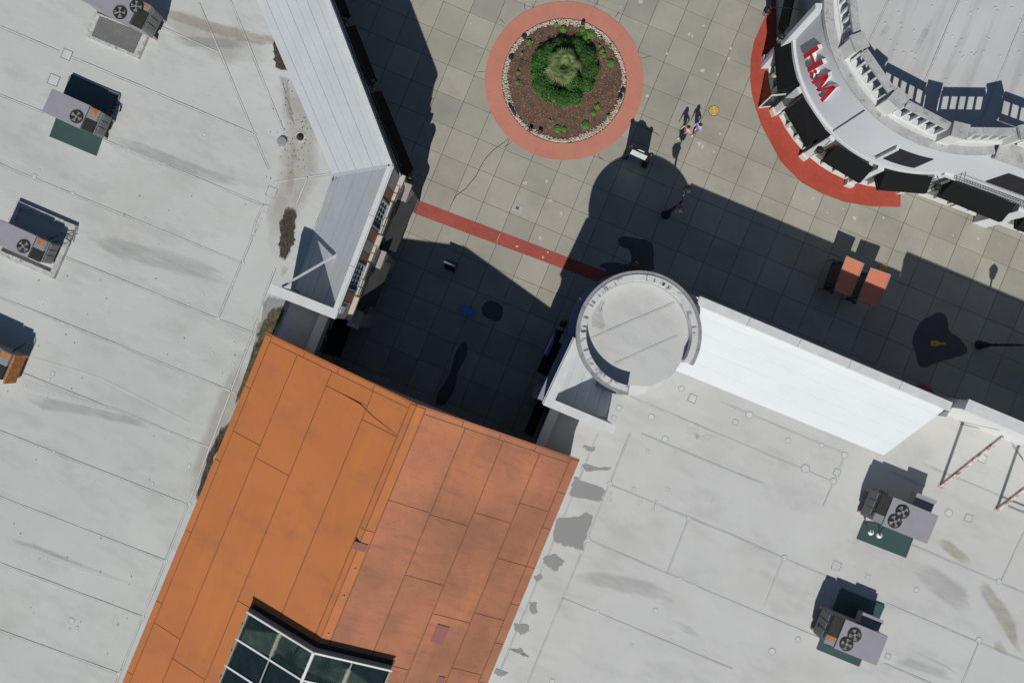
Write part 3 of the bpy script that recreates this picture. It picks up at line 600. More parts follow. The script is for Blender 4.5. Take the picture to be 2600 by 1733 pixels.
pO = Q('S2', 768, 362, 4.0); pT = Q('S2', 843, 200, 4.0); base = E0+nA*.16; dE = (E0-E1).normalized()
s_o = (Vector((pO.x, pO.y, 0))-Vector((E0.x, E0.y, 0))).dot(dE); s_t = (Vector((pT.x, pT.y, 0))-Vector((E0.x, E0.y, 0))).dot(dE)
for i, ch in enumerate('OUTLET'):
    s = s_o+(s_t-s_o)*i/5; q = base+dE*s; glyph(ch, (q.x, q.y, 3.72), dE, (0, 0, 1), .72, .05, m_black, lb)
# seams, patches and dirt on the flat roof
for a, b2 in (((0, 67), (150, 131)), ((182, 145), (645, 341)), ((0, 241), (112, 286)), ((-30, 402), (30, 430)), ((30, 430), (614, 668)), ((157, 649), (550, 809)), ((550, 809), (642, 845)), ((-20, 747), (292, 872)), ((292, 872), (595, 997)), ((28, 936), (530, 1135)), ((-20, 1086), (477, 1281)), ((-20, 1253), (421, 1423)), ((-20, 1421), (362, 1565)), ((-20, 1592), (300, 1708)),
              ((637, 612), (553, 809)), ((655, 812), (477, 1281)), ((477, 1281), (421, 1423)), ((421, 1423), (362, 1565)), ((362, 1565), (295, 1733)), ((505, 8), (570, 160)), ((570, 160), (660, 376)), ((580, -10), (600, 36)), ((600, 36), (720, 334)), ((662, 382), (684, 429)), ((395, 62), (555, 134)), ((262, 355), (680, 525)), ((700, 463), (845, 440)), ((783, 445), (752, 520)), ((845, 470), (795, 590)), ((690, 480), (650, 560)), ((650, 560), (637, 612)), ((699, 680), (640, 830))):
    seam(lroof, a, b2, zF)
for k, x, y, r in (('R1', 2300, 1215, .13), ('R1', 318, 1005, .06), ('R5', 658, 215, .11), ('R5', 2198, 850, .13), ('R5', 1972, 1350, .13), ('R5', 1833, 1130, .11), ('R5', 1707, 1220, .1), ('R5', 2098, 1090, .07), ('R5', 565, 1395, .11), ('S1', 2120, 45, .11), ('S1', 1922, 135, .1), ('S1', 2110, 228, .11), ('S1', 2125, 495, .13), ('S1', 1692, 825, .09), ('S1', 1388, 888, .1), ('S1', 1688, 988, .1), ('S1', 942, 910, .07), ('S1', 1712, 1147, .11), ('S1', 362, 985, .1), ('S1', 1718, 1495, .13), ('S5', 1500, 465, .13), ('S5', 1290, 972, .14), ('S5', 1075, 1485, .13), ('R6', 355, 118, .12), ('R6', 600, 10, .12), ('R6', 680, 32, .12)):
    patch(lroof, z(k, (x, y))[0], r, zF)
for k, x, y, r in (('R1', 605, 495, .3), ('R1', 487, 725, .32), ('R5', 540, 178, .08), ('R5', 315, 62, .13), ('S1', 440, 365, .1), ('S1', 480, 315, .12), ('S1', 1380, 1308, .08), ('S1', 1375, 1178, .07), ('S1', 1552, 1465, .08), ('S1', 490, 1020, .08), ('S5', 648, 1005, .16), ('S5', 697, 1068, .1), ('S5', 630, 1082, .08), ('R6', 320, 205, .3), ('R6', 262, 350, .22), ('R1', 1850, 1222, .1), ('R5', 905, 652, .07)):
    patch(lroof, z(k, (x, y))[0], r, zF, True)
streak('dirt_streak', z('R1', (940, 1220), (1250, 1330), (1600, 1480), (2000, 1620), (2352, 1720)), [.15, .5, .6, .5, .2], zF+.018, m_grime, lroof)
streak('dirt_streak', z('R1', (940, 1260), (1150, 1360), (1450, 1480), (1850, 1600)), [.1, .3, .3, .1], zF+.02, m_wpaint, lroof)
streak('dirt_streak', z('R1', (1400, 90), (1600, 150), (1900, 250), (2352, 360), (2900, 370)), [.2, .5, .55, .5, .3], zF+.018, m_mud, lroof)
streak('dirt_streak', z('R1', (1350, 300), (1700, 380), (2100, 400), (2500, 380)), [.1, .5, .5, .2], zF+.021, m_grime, lroof)
streak('dirt_streak', z('R5', (700, 600), (1000, 690), (1400, 800), (1900, 950), (2200, 1050)), [.2, .8, 1., .8, .3], zF+.018, m_grime, lroof)
streak('dirt_streak', z('S1', (150, 130), (400, 200), (900, 350), (1200, 500), (1700, 750), (1950, 800)), [.2, .12, .08, .08, .07, .05], zF+.019, m_wpaint, lroof)
streak('dirt_streak', z('S1', (30, 330), (300, 440), (700, 560), (1100, 660), (1500, 830), (1900, 990)), [.3, .5, .25, .2, .15, .2], zF+.02, m_wpaint, lroof)
streak('dirt_streak', z('S1', (150, 480), (400, 590), (800, 650), (1200, 750), (1500, 840)), [.3, .6, .5, .4, .1], zF+.017, m_grime, lroof)
streak('dirt_streak', z('S5', (-100, 250), (300, 370), (700, 520), (1000, 620), (1300, 700)), [.3, .4, .3, .2, .05], zF+.018, m_wpaint, lroof)
streak('dirt_streak', z('S5', (-100, 230), (300, 330), (700, 490), (1000, 600)), [.2, .2, .2, .05], zF+.022, m_grime, lroof)
blotch('debris_patch', z('R6', (440, 330), (520, 325), (550, 370), (530, 560), (535, 640), (500, 740), (440, 840), (380, 820), (375, 700), (390, 600), (385, 480), (420, 400)), zF+.02, m_debris, lroof)
blotch('debris_patch', z('R2', (335, 340), (390, 420), (440, 560), (470, 650), (400, 640), (345, 620), (335, 480)), zF+.02, m_debris, lroof, .8)
blotch('damp_patch', z('R2', (370, 630), (460, 660), (470, 760), (500, 1020), (540, 1180), (470, 1100), (430, 900), (410, 720)), zF+.017, m_grime, lroof)
blotch('debris_patch', z('R6', (420, 1230), (450, 1270), (420, 1330), (330, 1500), (270, 1600), (170, 1640), (180, 1500), (270, 1330), (340, 1250)), zF+.02, m_mossy, lroof)
blotch('damp_patch', z('R6', (300, 1130), (500, 1180), (430, 1400), (280, 1700), (100, 1750), (200, 1400), (240, 1200)), zF+.016, m_damp, lroof)
blotch('debris_patch', z('S1', (2100, 700), (2080, 800), (1960, 1020), (1860, 1280), (1780, 1500), (1760, 1480), (1830, 1220), (1900, 1000), (2010, 780)), zF+.02, m_debris, lroof)
blotch('debris_patch', z('S2', (180, 300), (260, 300), (180, 480), (40, 850), (-20, 900), (130, 420)), zF+.02, m_mossy, lroof)
streak('dirt_streak', z('R6', (470, 840), (430, 920), (400, 1000)), [.35, .3, .1], zF+.017, m_mud, lroof)
streak('dirt_streak', z('R6', (480, -200), (490, 100), (480, 330)), [.3, .35, .4], zF+.017, m_mud, lroof)
streak('dirt_streak', z('R2', (560, 1500), (520, 1430), (520, 1340), (500, 1250)), [.35, .25, .25, .1], zF+.019, m_grime, lroof)
m_tsoft = stain_mat('tan_film', (.42, .37, .3), .38, .7, (1, 1), .4)
streak('dirt_film', z('R2', (380, 620), (520, 900), (600, 1200), (560, 1568), (400, 2000), (360, 2400)), [.3, 1.0, 1.5, 1.6, 1.4, .6], zF+.0145, m_tsoft, lroof)
streak('dirt_film', z('S1', (2250, 60), (2140, 380), (1990, 760), (1850, 1120), (1700, 1500)), [.6, 1., 1., .9, .5], zF+.0145, m_tsoft, lroof)
streak('dirt_film', z('R1', (1350, 60), (1700, 250), (2100, 420), (2500, 500)), [.3, 1.2, 1.6, .8], zF+.0142, m_tsoft, lroof)
for pts in (((270, 200), (300, 130), (370, 150), (360, 260), (300, 290), (260, 260)), ((210, 380), (230, 320), (310, 310), (300, 390), (240, 420)), ((215, 420), (250, 430), (200, 560), (150, 650), (130, 640), (180, 520))):
    blotch('white_coating', z('R6', *pts), zF+.017, m_wpaint, lroof, .8)
mb = MB()
for i in range(170):                                             # leaf litter specks round the drains
    p = z('R2', (random.gauss(540, 110), random.gauss(1150, 260)))[0] if i < 110 else (random.uniform(0, 640), random.uniform(430, 1700))
    q = P(p, zF)
    if p[0] < 800: mb.box(q, random.uniform(.02, .07), random.uniform(.02, .05), zF+.024, zF+.034, random.random()*3)
mb.build('leaf_litter', m_coil, lroof, kind='stuff')
# roof drain and vent pot
p = Q('R2', 418, 1285, zF); e = empty('roof_vent', Vector((p.x, p.y, zF))); tag(e, 'grey round capped roof vent beside the roof drain', 'vent')
MB().lathe((p.x, p.y, zF), [(.36, .002), (.3, .03)], 24).build('flange', m_curb, e); MB().lathe((p.x, p.y, zF), [(.2, .02), (.2, .1), (.26, .1), (.26, .15), (.2, .16)], 24).build('cap', M('vent_cap', (.25, .28, .3), .5), e)
p = Q('R2', 580, 1240, zF); e = empty('roof_drain', Vector((p.x, p.y, zF))); tag(e, 'round roof drain with a debris-filled dark strainer', 'drain')
MB().lathe((p.x, p.y, zF), [(.36, .003), (.32, .025)], 24).build('flange', m_curb, e)
mb = MB(); mb.lathe((p.x, p.y, zF), [(.22, .02), (.21, .05)], 16)
for i in range(12): a = math.pi/6*i; d = Vector((math.cos(a), math.sin(a), 0)); b0 = Vector((p.x, p.y, zF+.05)); mb.beam(b0+d*.2, b0+d*.05+Vector((0, 0, .14)), .02)
mb.build('strainer', m_coil, e)
p0 = Q('R6', 865, 95, zF+.1); e = empty('timber_scrap', Vector((p0.x, p0.y, zF))); tag(e, 'two short bits of weathered timber at the inner corner of the roof slope', 'timber')
MB().beam(Q('R6', 870, 80, zF+.25), Q('R6', 882, 140, zF+.06), .07).build('stick', m_trunk, e); MB().beam(Q('R6', 908, 78, zF+.35), Q('R6', 882, 145, zF+.13), .06).build('stick', m_trunk, e)

# ================================================================== RIGHT BUILDING WITH THE ROUND TOWER
zR = 7.5; zN = 8.5
rb = empty('corner_shop_building', P((1900, 1300))); tag(rb, 'white-roofed corner building on the right with a round tower top', 'building')
T0 = P((1462, 858), zR); G = P((1383, 1026), zR); K = P((1557.5, 1099), zR); Tr = P((1700, 724), zR); Nn = P((2417, 1025), zR)
N2 = P((2458, 1016), zN); N3 = P((3150, 1307), zN); E2 = P((1400, 1037), zA); E3 = E2+GV*20
deck = [Vector((v.x, v.y, 0)) for v in (T0, G, E2, E3)]+[Vector((E3.x+10, -42, 0)), Vector((60, -42, 0)), Vector((60, N3.y, 0))]+[Vector((v.x, v.y, 0)) for v in (N3, N2, Nn)]
tc = P((1562.6, 850)); deck.append(Vector((tc.x+.5, tc.y-.5, 0)))
rroof = MB().prism(deck, zF-.3, zF).build('roof', m_roof2, rb)
nL = perp(T0, G, (0, 0, 0)); nU = perp(Tr, Nn, P((2100, 500))); nE = perp(E2, E3, (0, -8, 0)); ctr = P((1700, 1050))
if nE.dot(Vector((ctr.x, ctr.y, 0))-Vector((E2.x, E2.y, 0))) > 0: nE = -nE
nL = -perp(T0, G, ctr); nU = -perp(Tr, Nn, P((2000, 1100)))
MB().run(T0, G, nL, -.3, 0, 0, zR-.3).build('wall', m_bluew, rb)
MB().run(Tr, Nn, nU, -.3, 0, 0, zR-.3).build('wall', m_bluew, rb)
MB().run(E2, E3, nE, -.3, 0, 0, zA-.12).build('wall', m_greige, rb)
MB().run(N2, N3, nU, -.5, 0, 0, zN-.1).build('wall', m_whitep, rb)
MB().run(N2, N3, nU, -.55, .08, zN-.1, zN+.03).build('coping', m_cop, rb)
MB().run(Nn, Nn+(N2-Nn).normalized()*((N2-Nn).length-.01), nU, -.75, -.5, 0, zR).build('link_wall', m_whitep, rb)
# sloping backs
si0 = P((1640, 909), zF); si1 = P((2243, 1155), zF); Ni = Nn-nU*.0
s = MB().plate([v-Vector((0, 0, .14)) for v in (Tr, Ni, si1, si0)], .1).build('parapet_slope', m_seamd, rb); sheets(s, (Tr, Ni, si1, si0), 5, m_slope2, gapw=.004, alt=.0)
MB().poly([Vector((Ni.x, Ni.y, zF)), Ni, si1]).build('slope_end', m_whitep, rb)
li0 = P((1572, 930), zF); li1 = P((1538, 1060), zF)
s = MB().plate([v-Vector((0, 0, .14)) for v in (T0, G, li1, li0)], .1).build('parapet_slope', m_seamd, rb); sheets(s, (T0, G, li1, li0), 5, m_slope2)
r2 = perp(G, K, T0)
MB().prism([G.to_2d(), K.to_2d(), (K+r2*.36).to_2d(), (G+r2*.36).to_2d()], 0, zR-.06).build('return_parapet', m_beige, rb)
MB().prism([(G-r2*.06+nL*.08).to_2d(), (K-r2*.06).to_2d(), (K+r2*.42).to_2d(), (G+r2*.42+nL*.08).to_2d()], zR-.06, zR+.04).build('coping', m_cop, rb)
for p0, p1, n_ in ((T0, G, nL), (P((1775, 755), zR), Nn, nU)):
    d_ = (p1-p0).normalized(); L_ = (p1-p0).length; k_ = max(1, int(L_/2.6))
    for i in range(k_): MB().run(p0+d_*(L_*i/k_+.01), p0+d_*(L_*(i+1)/k_-.01), n_, -.4, .08, zR-.3, zR+.045).build('coping', m_cop, rb)
    MB().run(p0, p1, n_, .09, .15, zR-.2, zR-.06).build('drip_edge', m_whitep, rb)
# left facade (in shade)
MB().run(T0, G, nL, 0, .34, 5.1, 5.36).build('ledge', m_bluew, rb)
for s0_, s1_ in ((.2, .47), (.55, .82)): window(rb, lerp(T0, G, s0_)+nL*.03, lerp(T0, G, s1_)+nL*.03, nL, 5.5, 7.1, 3, 2, m_frameb, m_glassd, .1)
awning(rb, z('S3', (650, 665), (490, 1072)), z('S3', (540, 622), (368, 1006)), 4.1, 3.0, m_awn)
MB().plate([Q('S3', 545, 618, 3.14), Q('S3', 520, 740, 3.36), Q('S3', 478, 840, 3.32), Q('S3', 487, 918, 3.5), Q('S3', 437, 842, 3.1)], .02).build('purple_pennant', m_purple, rb)
for s_ in (-.05, .86):
    q = lerp(T0, G, s_); MB().run(q, q+(G-T0).normalized()*.7, nL, .002, .5, 0, 4.2).build('pier', m_greige, rb)
lantern(z('S3', (607, 572))[0], 4.0, 'black wall lantern above the purple-edged awning beside the round tower', lerp(T0, G, -.02)+nL*.5)
MB().run(E2, E3, nE, -.5, .05, zA-.12, zA).build('coping', m_whitep, rb)
awning(rb, z('S3', (455, 1290), (330, 1600)), z('S3', (395, 1230), (250, 1560)), 3.5, 2.8, m_awn)
MB().lathe(P((2338, 1008), 2.3), [(.8, 0), (.75, .25), (.55, .5), (.25, .65), (.02, .7)], 16).build('dome_awning', M('red_dome_fabric', (.22, .03, .03), .8), rb)
# tower
TR = 130/FPX*HC; zW = 8.23
tw = MB().arc(tc, TR-.55, TR-.25, -30.5, 260, 0, 7.6, 64).build('tower_wall', m_bluew, rb)
MB().arc(tc, TR-.3, TR+.18, 95, 262, 5.1, 5.4, 40).build('tower_ledge', m_bluew, rb)
def sector(nm, ri, ro, z0, z1, mat, cnt=10, a0=-30.5, a1=260, gp=.05):
    for i in range(cnt): MB().arc(tc, ri, ro, a0+(a1-a0)*i/cnt+gp, a0+(a1-a0)*(i+1)/cnt-gp, z0, z1, 10).build(nm, mat, rb)
m_stn = M('stained_white_stone', (.55, .55, .54), .85, .06, 1, .08, [((.2, .2, .19), 2.6, (1, 1), .54, .62, .85)])
sector('tower_cornice', TR-.2, TR, 7.75, zW-.05, M('dark_weathered_stone', (.27, .27, .265), .9, .15, 2, .3, [((.12, .12, .115), 2.2, (1, 1), .55, .66, .8), ((.45, .45, .44), 6, (1, 1), .6, .7, .6)]), 10)
sector('tower_parapet', TR-.52, TR-.2, 7.3, zW, m_stn, 10)
MB().arc(tc, TR-.9, TR-.25, -30.5, 260, 7.2, 7.4, 50).build('tower_soffit', m_bluew, rb)
m_drip = stain_mat('dark_drip', (.13, .13, .125), .8, 6, (1, 1), .3)
for i in range(26):                                              # water marks running across the parapet top
    a = rad(random.choice((random.uniform(60, 175), random.uniform(170, 255), random.uniform(-25, 80)))); wv = random.uniform(.04, .13)/TR; r0, r1 = TR-.51, TR-.21-random.uniform(0, .12)
    vs = [tc+Vector((math.cos(a+o)*r, math.sin(a+o)*r, zW+.003)) for r in (r0, (r0+r1)/2, r1) for o in (-wv, 0, wv)]
    MB().add(vs, [(j*3+k, j*3+k+1, j*3+k+4, j*3+k+3) for j in range(2) for k in range(2)]).build('drip_mark', m_drip, rb, attr=[.1, 1, .1, .1, 1, .1, .1, .6, .1])
mb = MB(); ang = [rad(-30+(290)*i/40) for i in range(41)]; zfl = 7.55
mb.poly([tc+Vector((math.cos(a)*(TR-.5), math.sin(a)*(TR-.5), zfl)) for a in ang]); tf = mb.build('tower_roof', m_roof2, rb)
e0 = tc+Vector((math.cos(ang[-1])*(TR-.5), math.sin(ang[-1])*(TR-.5), zfl)); e1 = tc+Vector((math.cos(ang[0])*(TR-.5), math.sin(ang[0])*(TR-.5), zfl))
gm = rad(295); go = Vector((math.cos(gm), math.sin(gm), 0)); mid_ = [e0, e0.lerp(e1, .33)+go*.55, e0.lerp(e1, .67)+go*.55, e1]
lowp = [Vector((v.x, v.y, zF+.02))+go*dd for v, dd in zip(mid_, (.9, .75, .75, .9))]
mb = MB(); mb.poly(mid_+[]); mb.add(mid_+lowp, [(i, i+1, 5+i, 4+i) for i in range(3)]); mb.build('tower_back_slope', m_roof2, rb)
for k, pts in (('S3', ((860, 705), (1610, 385))), ('S3', ((1070, 935), (1640, 680)))):
    a, b2 = z(k, *pts); seam(tf, a, b2, zfl+.003, .09)
blotch('damp_patch', z('S3', (1000, 300), (960, 420), (1000, 620), (930, 660), (850, 620), (840, 520), (900, 400)), zfl+.006, m_grime, tf)
q = [Q('S3', x, y, 5.9) for x, y in ((1365, 1070), (1480, 1025), (1497, 1105), (1385, 1155))]
MB().plate(q, .04).build('flashing_sheet', m_swht, rb)
# parapet braces on the right
for a, b2 in (((2389, 1232), (2546, 1108)), ((2532, 1292), (2700, 1165))):
    br_ = MB().beam(P(a, zF+.03), P(b2, 7.0), .14, .2).build('brace', m_rustst, rb); MB().box(P(a, zF), .3, .3, zF, zF+.03, GA).build('anchor_plate', m_rustst, br_)
for pts in (((2438, 1075, 4.3), (2550, 1101, 4.6)), ((2600, 1170, 4.3), (2570, 1130, 4.6)), ((2545, 1262, 4.25), (2640, 1300, 4.25)), ((2560, 1285, 4.25), (2640, 1318, 4.25))):
    MB().tube([P((x, y), h) for x, y, h in pts], .018, 5).build('cable', m_iron, rb)
for a, b2 in (((1600, 1100), (1547, 1229)), ((1547, 1229), (1491, 1368)), ((1491, 1368), (1340, 1733)), ((1519, 1100), (1265, 1714)), ((1547, 1229), (1860, 1358)), ((1491, 1368), (1846, 1520)), ((1846, 1520), (2075, 1616)), ((1426, 1516), (1860, 1697)), ((1628, 1100), (1860, 1197)), ((1749, 1314), (1693, 1455)), ((1860, 1358), (1940, 1394)), ((1940, 1394), (2150, 1484)), ((2250, 1530), (2486, 1630)), ((2486, 1630), (2640, 1692)), ((1990, 1414), (1940, 1537)), ((2246, 1683), (2380, 1740)), ((2316, 1383), (2498, 1461)), ((2498, 1461), (2640, 1521)), ((2600, 1349), (2543, 1473)), ((2486, 1630), (2442, 1733)), ((1860, 1197), (1940, 1149+78)), ((1940, 1149), (2114, 1222)), ((1830, 1020), (2145, 1152)), ((2145, 1155), (2091, 1284)), ((1597, 1004), (1830, 1104)), ((1830, 1104), (1940, 1149)), ((2350, 1180), (2640, 1300)), ((2263, 1195), (2350, 1235))):
    seam(rroof, a, b2, zF, .085)
for k, x, y, r in (('S7', 800, 217, .16), ('S7', 960, 318, .16), ('S7', 822, 665, .18), ('S7', 1460, 535, .15), ('S7', 1405, 912, .12), ('S7', 1495, 952, .1), ('S7', 1250, 1112, .16), ('S7', 885, 1115, .1), ('S7', 660, 582, .12), ('S7', 785, 740, .12), ('S7', 1310, 35, .2), ('S4', 730, 1050, .2), ('S4', 628, 1285, .2), ('S4', 375, 1172, .26), ('S4', 218, 918, .18), ('S4', 522, 962, .15), ('S8', 1380, 725, .16), ('S8', 307, 1172, .18), ('S8', 72, 1282, .22), ('S8', 530, 748, .2), ('S8', 182, 435, .18), ('S8', 2125, 650, .18), ('S8', 1945, 1180, .2), ('S8', 1670, 28, .24), ('S3', 1675, 1162, .18), ('S3', 2290, 1400, .22), ('S3', 1405, 1420, .2)):
    patch(rroof, z(k, (x, y))[0], r, zF)
for k, x, y, r in (('S7', 1200, 110, .1), ('S7', 1113, 348, .1), ('S7', 1378, 120, .08), ('S7', 1100, 1328, .09), ('S7', 600, 1555, .14), ('S4', 660, 1205, .2), ('S4', 1975, 1080, .24), ('S8', 655, 510, .26), ('S8', 940, 605, .14), ('S8', 1120, 1325, .16), ('S3', 1775, 1250, .24), ('S3', 2165, 1465, .16), ('S3', 1110, 1335, .16), ('S3', 1065, 1425, .14), ('S8', 1850, 75, .22)):
    patch(rroof, z(k, (x, y))[0], r, zF, True)
for pts in (((780, 285), (940, 360), (910, 430), (730, 400), (700, 390), (730, 270)), ((640, 520), (740, 525), (820, 495), (870, 520), (820, 640), (790, 740), (690, 710), (610, 690), (590, 650)), ((540, 770), (620, 760), (675, 800), (640, 860), (610, 870), (540, 820)), ((480, 900), (530, 880), (545, 910), (500, 930)), ((450, 1060), (500, 1060), (515, 1130), (470, 1140)), ((360, 1190), (450, 1200), (460, 1240), (400, 1270), (360, 1230)), ((320, 1350), (400, 1350), (460, 1405), (380, 1385)), ((240, 1480), (330, 1500), (280, 1530), (230, 1510)), ((790, 80), (880, 80), (860, 115), (810, 105)), ((780, 195), (980, 215), (950, 240), (800, 235))):
    blotch('damp_patch', z('S7', *pts), zF+.018, m_damp, rroof, .85)
streak('dirt_streak', z('S7', (650, 880), (900, 920), (1200, 980), (1500, 1100)), [.3, .8, .8, .3], zF+.019, m_grime, rroof)
streak('dirt_streak', z('S7', (1300, 1160), (1450, 1230), (1610, 1340)), [.15, .4, .15], zF+.02, m_grime, rroof)
streak('dirt_streak', z('S8', (1520, 230), (1650, 330), (1800, 440), (1960, 570)), [.3, .5, .5, .15], zF+.02, m_mud, rroof)
streak('dirt_streak', z('S8', (1930, 600), (2020, 760), (2130, 900), (2210, 1050), (2260, 1180), (2352, 1330)), [.3, .6, .75, .7, .4, .2], zF+.02, m_mud, rroof)
streak('dirt_streak', z('S8', (1300, 450), (1500, 600), (1750, 800), (1900, 1050)), [.5, 1.2, 1.2, .4], zF+.016, m_grime, rroof)
streak('dirt_streak', z('S8', (2050, 1100), (2120, 1230), (2250, 1400)), [.3, .5, .3], zF+.019, m_mud, rroof)
streak('dirt_streak', z('S8', (1090, 1400), (1300, 1380), (1600, 1480), (1800, 1560)), [.2, .5, .5, .3], zF+.017, m_grime, rroof)
streak('dirt_streak', z('S8', (1110, 1180), (1400, 1300), (1650, 1420), (1850, 1560)), [.06, .06, .08, .12], zF+.022, m_grime, rroof)
for k, pts in (('S7', ((960, 360), (990, 370), (975, 440), (930, 440))), ('S7', ((1250, 410), (1270, 420), (1230, 515), (1215, 500))), ('S7', ((1150, 400), (1180, 440), (1150, 470), (1120, 440))), ('S7', ((1310, 330), (1350, 350), (1340, 380), (1300, 365))), ('S7', ((1610, 400), (1625, 420), (1610, 460), (1595, 445))), ('S3', ((1720, 1500), (1850, 1520), (1830, 1620), (1720, 1590))), ('S7', ((1480, 0), (1660, 20), (1590, 70), (1500, 40))), ('S8', ((900, 560), (940, 560), (960, 620), (920, 625))), ('S8', ((790, 300), (870, 270), (850, 350), (800, 350))), ('S8', ((1230, 440), (1270, 440), (1260, 510), (1230, 500))), ('S8', ((620, 450), (690, 450), (690, 580), (615, 580))), ('S8', ((800, 510), (840, 510), (830, 535), (805, 530)))):
    blotch('white_splash', z(k, *pts), zF+.02, m_wpaint, rroof, .8)

# ================================================================== ORANGE GABLED ROOF OVER THE PASSAGE
zRi = 9.06; zEa = 6.6
RD = P((1058, 1027.5), zRi); EL = P((676, 845.5), zEa); ER = P((1471, 1168), zEa); dv = Vector((-.3812, -.9245, 0))
ob_ = empty('orange_roofed_passage', Vector((RD.x, RD.y, 0))+dv*8); tag(ob_, 'covered passage with a broad orange gabled roof and a glass skylight', 'building')
def rp(u, v, up=0.):                                              # u -1..0 left slope, 0..1 right slope; v metres back from the front edge
    e = EL if u < 0 else ER; q = RD.lerp(e, abs(u)); return Vector((q.x, q.y, q.z+up))+dv*v
VS = 13.45; US = .43; VM = 27.0; VE = 23.9
for u0, u1, v0, v1 in ((-1, 0, 0, VS), (0, 1, 0, VS), (-1, -US, VS, VM), (US, 1, VS, VM), (-US, 0, VE, VM), (0, US, VE, VM)):
    MB().plate([rp(u0, v0), rp(u1, v0), rp(u1, v1), rp(u0, v1)], .16).build('roof_deck', m_ordk, ob_)
def osheet(u0, u1, v0, v1, mat, lift=.012):
    g1 = .0026; g2 = .02; lf = lift+random.uniform(0, .006)
    MB().plate([rp(u0+g1, v0+g2, lf), rp(u1-g1, v0+g2, lf), rp(u1-g1, v1-g2, lf), rp(u0+g1, v1-g2, lf)], .01).build('roof_sheet', mat, ob_)
def orow(u0, u1, cuts, mat, v0=.32, v1=VM):
    cc = [v0]+list(cuts)+[v1]
    for i in range(len(cc)-1): osheet(u0, u1, cc[i], cc[i+1], mat)
orow(-1, -.957, (3.1, 7.4, 11.6, 15.8, 20), m_or1, .05); orow(-.957, -.765, (5.6, 16.9), m_or1); orow(-.765, -.53, (6.3, 18), m_or1)
orow(-.53, -.258, (1.15,), m_or1, .32, VS); orow(-.53, -.43, (), m_or1, VS, VM); orow(-.258, -.035, (1.9,), m_or1, .32, VS)
orow(-.035, 0, (6.9,), m_or1, .05, VS); orow(0, .055, (6.9,), m_or1, .05, VS)
orow(.055, .3, (5.1,), m_or2, .32, VS); orow(.3, .53, (5.2, 8.6), m_or2, .32, VS); orow(.43, .53, (), m_or2, VS, VM); orow(.53, .76, (4.4, 10.2, 16.4), m_or2); orow(.76, .945, (3.2, 6.4, 9.6, 12.8, 16, 19.2), m_or2); orow(.945, 1, (2, 4.1, 6.4, 8.6, 10.9, 13.2, 15.5, 18, 20), m_or2, .05)
for u0, u1, mt in ((-.957, -.035, m_or1), (.055, .945, m_or2)):                      # front edge strip
    for i in range(4): osheet(u0+(u1-u0)*i/4, u0+(u1-u0)*(i+1)/4, .0, .32, mt, .02)
for v in (9.0, 10.5, 12.6): MB().box(rp(.03, v), .1, .05, zRi-.1, zRi+.0, random.random()).build('ridge_clip', m_silver, ob_)
for u, v, a, b2 in ((.01, 7.8, .36, .2), (.62, 11.2, .34, .5), (.73, 13.6, .2, .2)):
    q = rp(u, v, .05); sl_ = (rp(.9, v)-rp(.1, v)).normalized(); MB().plate([q-sl_*a-dv*b2, q+sl_*a-dv*b2, q+sl_*a+dv*b2, q-sl_*a+dv*b2], .015).build('dark_patch', M('faded_patch', (.3, .12, .1), .85), ob_)
# fold in the membrane near the front
q0 = Q('S2', 860, 700, 8.2); pts = [rp(-.5, 1.15, .04), rp(-.42, 1.2, .06), rp(-.3, 1.25, .06), rp(-.2, 1.55, .05), rp(-.1, 1.75, .06), rp(-.03, 1.85, .04)]
MB().tube(pts, [.004, .012, .02, .014, .012, .004], 6).build('membrane_fold', m_or1, ob_)
# gable wall with a wide opening, side walls, fascia
def gx(u): q = rp(u, .45); return q
MB().add([gx(-.93)-Vector((0, 0, .18)), gx(0)-Vector((0, 0, .18)), gx(.93)-Vector((0, 0, .18))]+[Vector((gx(u).x, gx(u).y, 5.2)) for u in (.93, -.93)], [(0, 1, 2, 3, 4)]).build('gable_wall', m_beige, ob_)
for u in (-.97, .97): MB().run(rp(u, .4), rp(u, VM), dv.cross(Vector((0, 0, 1))), -.1, .1, 0, zEa-.1).build('wall', m_beige, ob_)
MB().run(rp(-.97, VM-.2), rp(.97, VM-.2), dv, -.1, .1, 0, zEa-.1).build('wall', m_beige, ob_)
MB().beam(rp(-1, -.02, -.1), rp(0, -.02, -.1), .05, .22).build('front_fascia', m_or1, ob_); MB().beam(rp(0, -.02, -.1), rp(1, -.02, -.1), .05, .22).build('front_fascia', m_or2, ob_)
# skylight
upz = .5; sk = MB()
for u in (-US, US):
    sk.plate([rp(u, VS, .02), rp(u, VE, .02), rp(u, VE, upz), rp(u, VS, upz)], .05, Vector((1, 0, 0)))
for v in (VS, VE):
    for u0, u1 in ((-US, 0), (0, US)): sk.plate([rp(u0, v, -.05), rp(u1, v, -.05), rp(u1, v, upz), rp(u0, v, upz)], .05, dv)
skl = sk.build('skylight_curb', m_mull, ob_)
for u0, u1 in ((-US-.005, 0), (0, US+.005)): MB().plate([rp(u0, VS-.3, .045), rp(u1, VS-.3, .045), rp(u1, VS-.051, .045), rp(u0, VS-.051, .045)], .02).build('curb_front_strip', m_black, skl)  # flat black strip on the roof along the front of the curb
rows = 7; cu_ = [-US, -US/2, 0, US/2, US]
for i in range(rows):
    v0 = VS+(VE-VS)*i/rows; v1 = VS+(VE-VS)*(i+1)/rows
    for j in range(4):
        a0, a1 = cu_[j]+.012, cu_[j+1]-.012; MB().plate([rp(a0, v0+.05, upz+.01), rp(a1, v0+.05, upz+.01), rp(a1, v1-.05, upz+.01), rp(a0, v1-.05, upz+.01)], .012).build('pane', m_glass, skl)
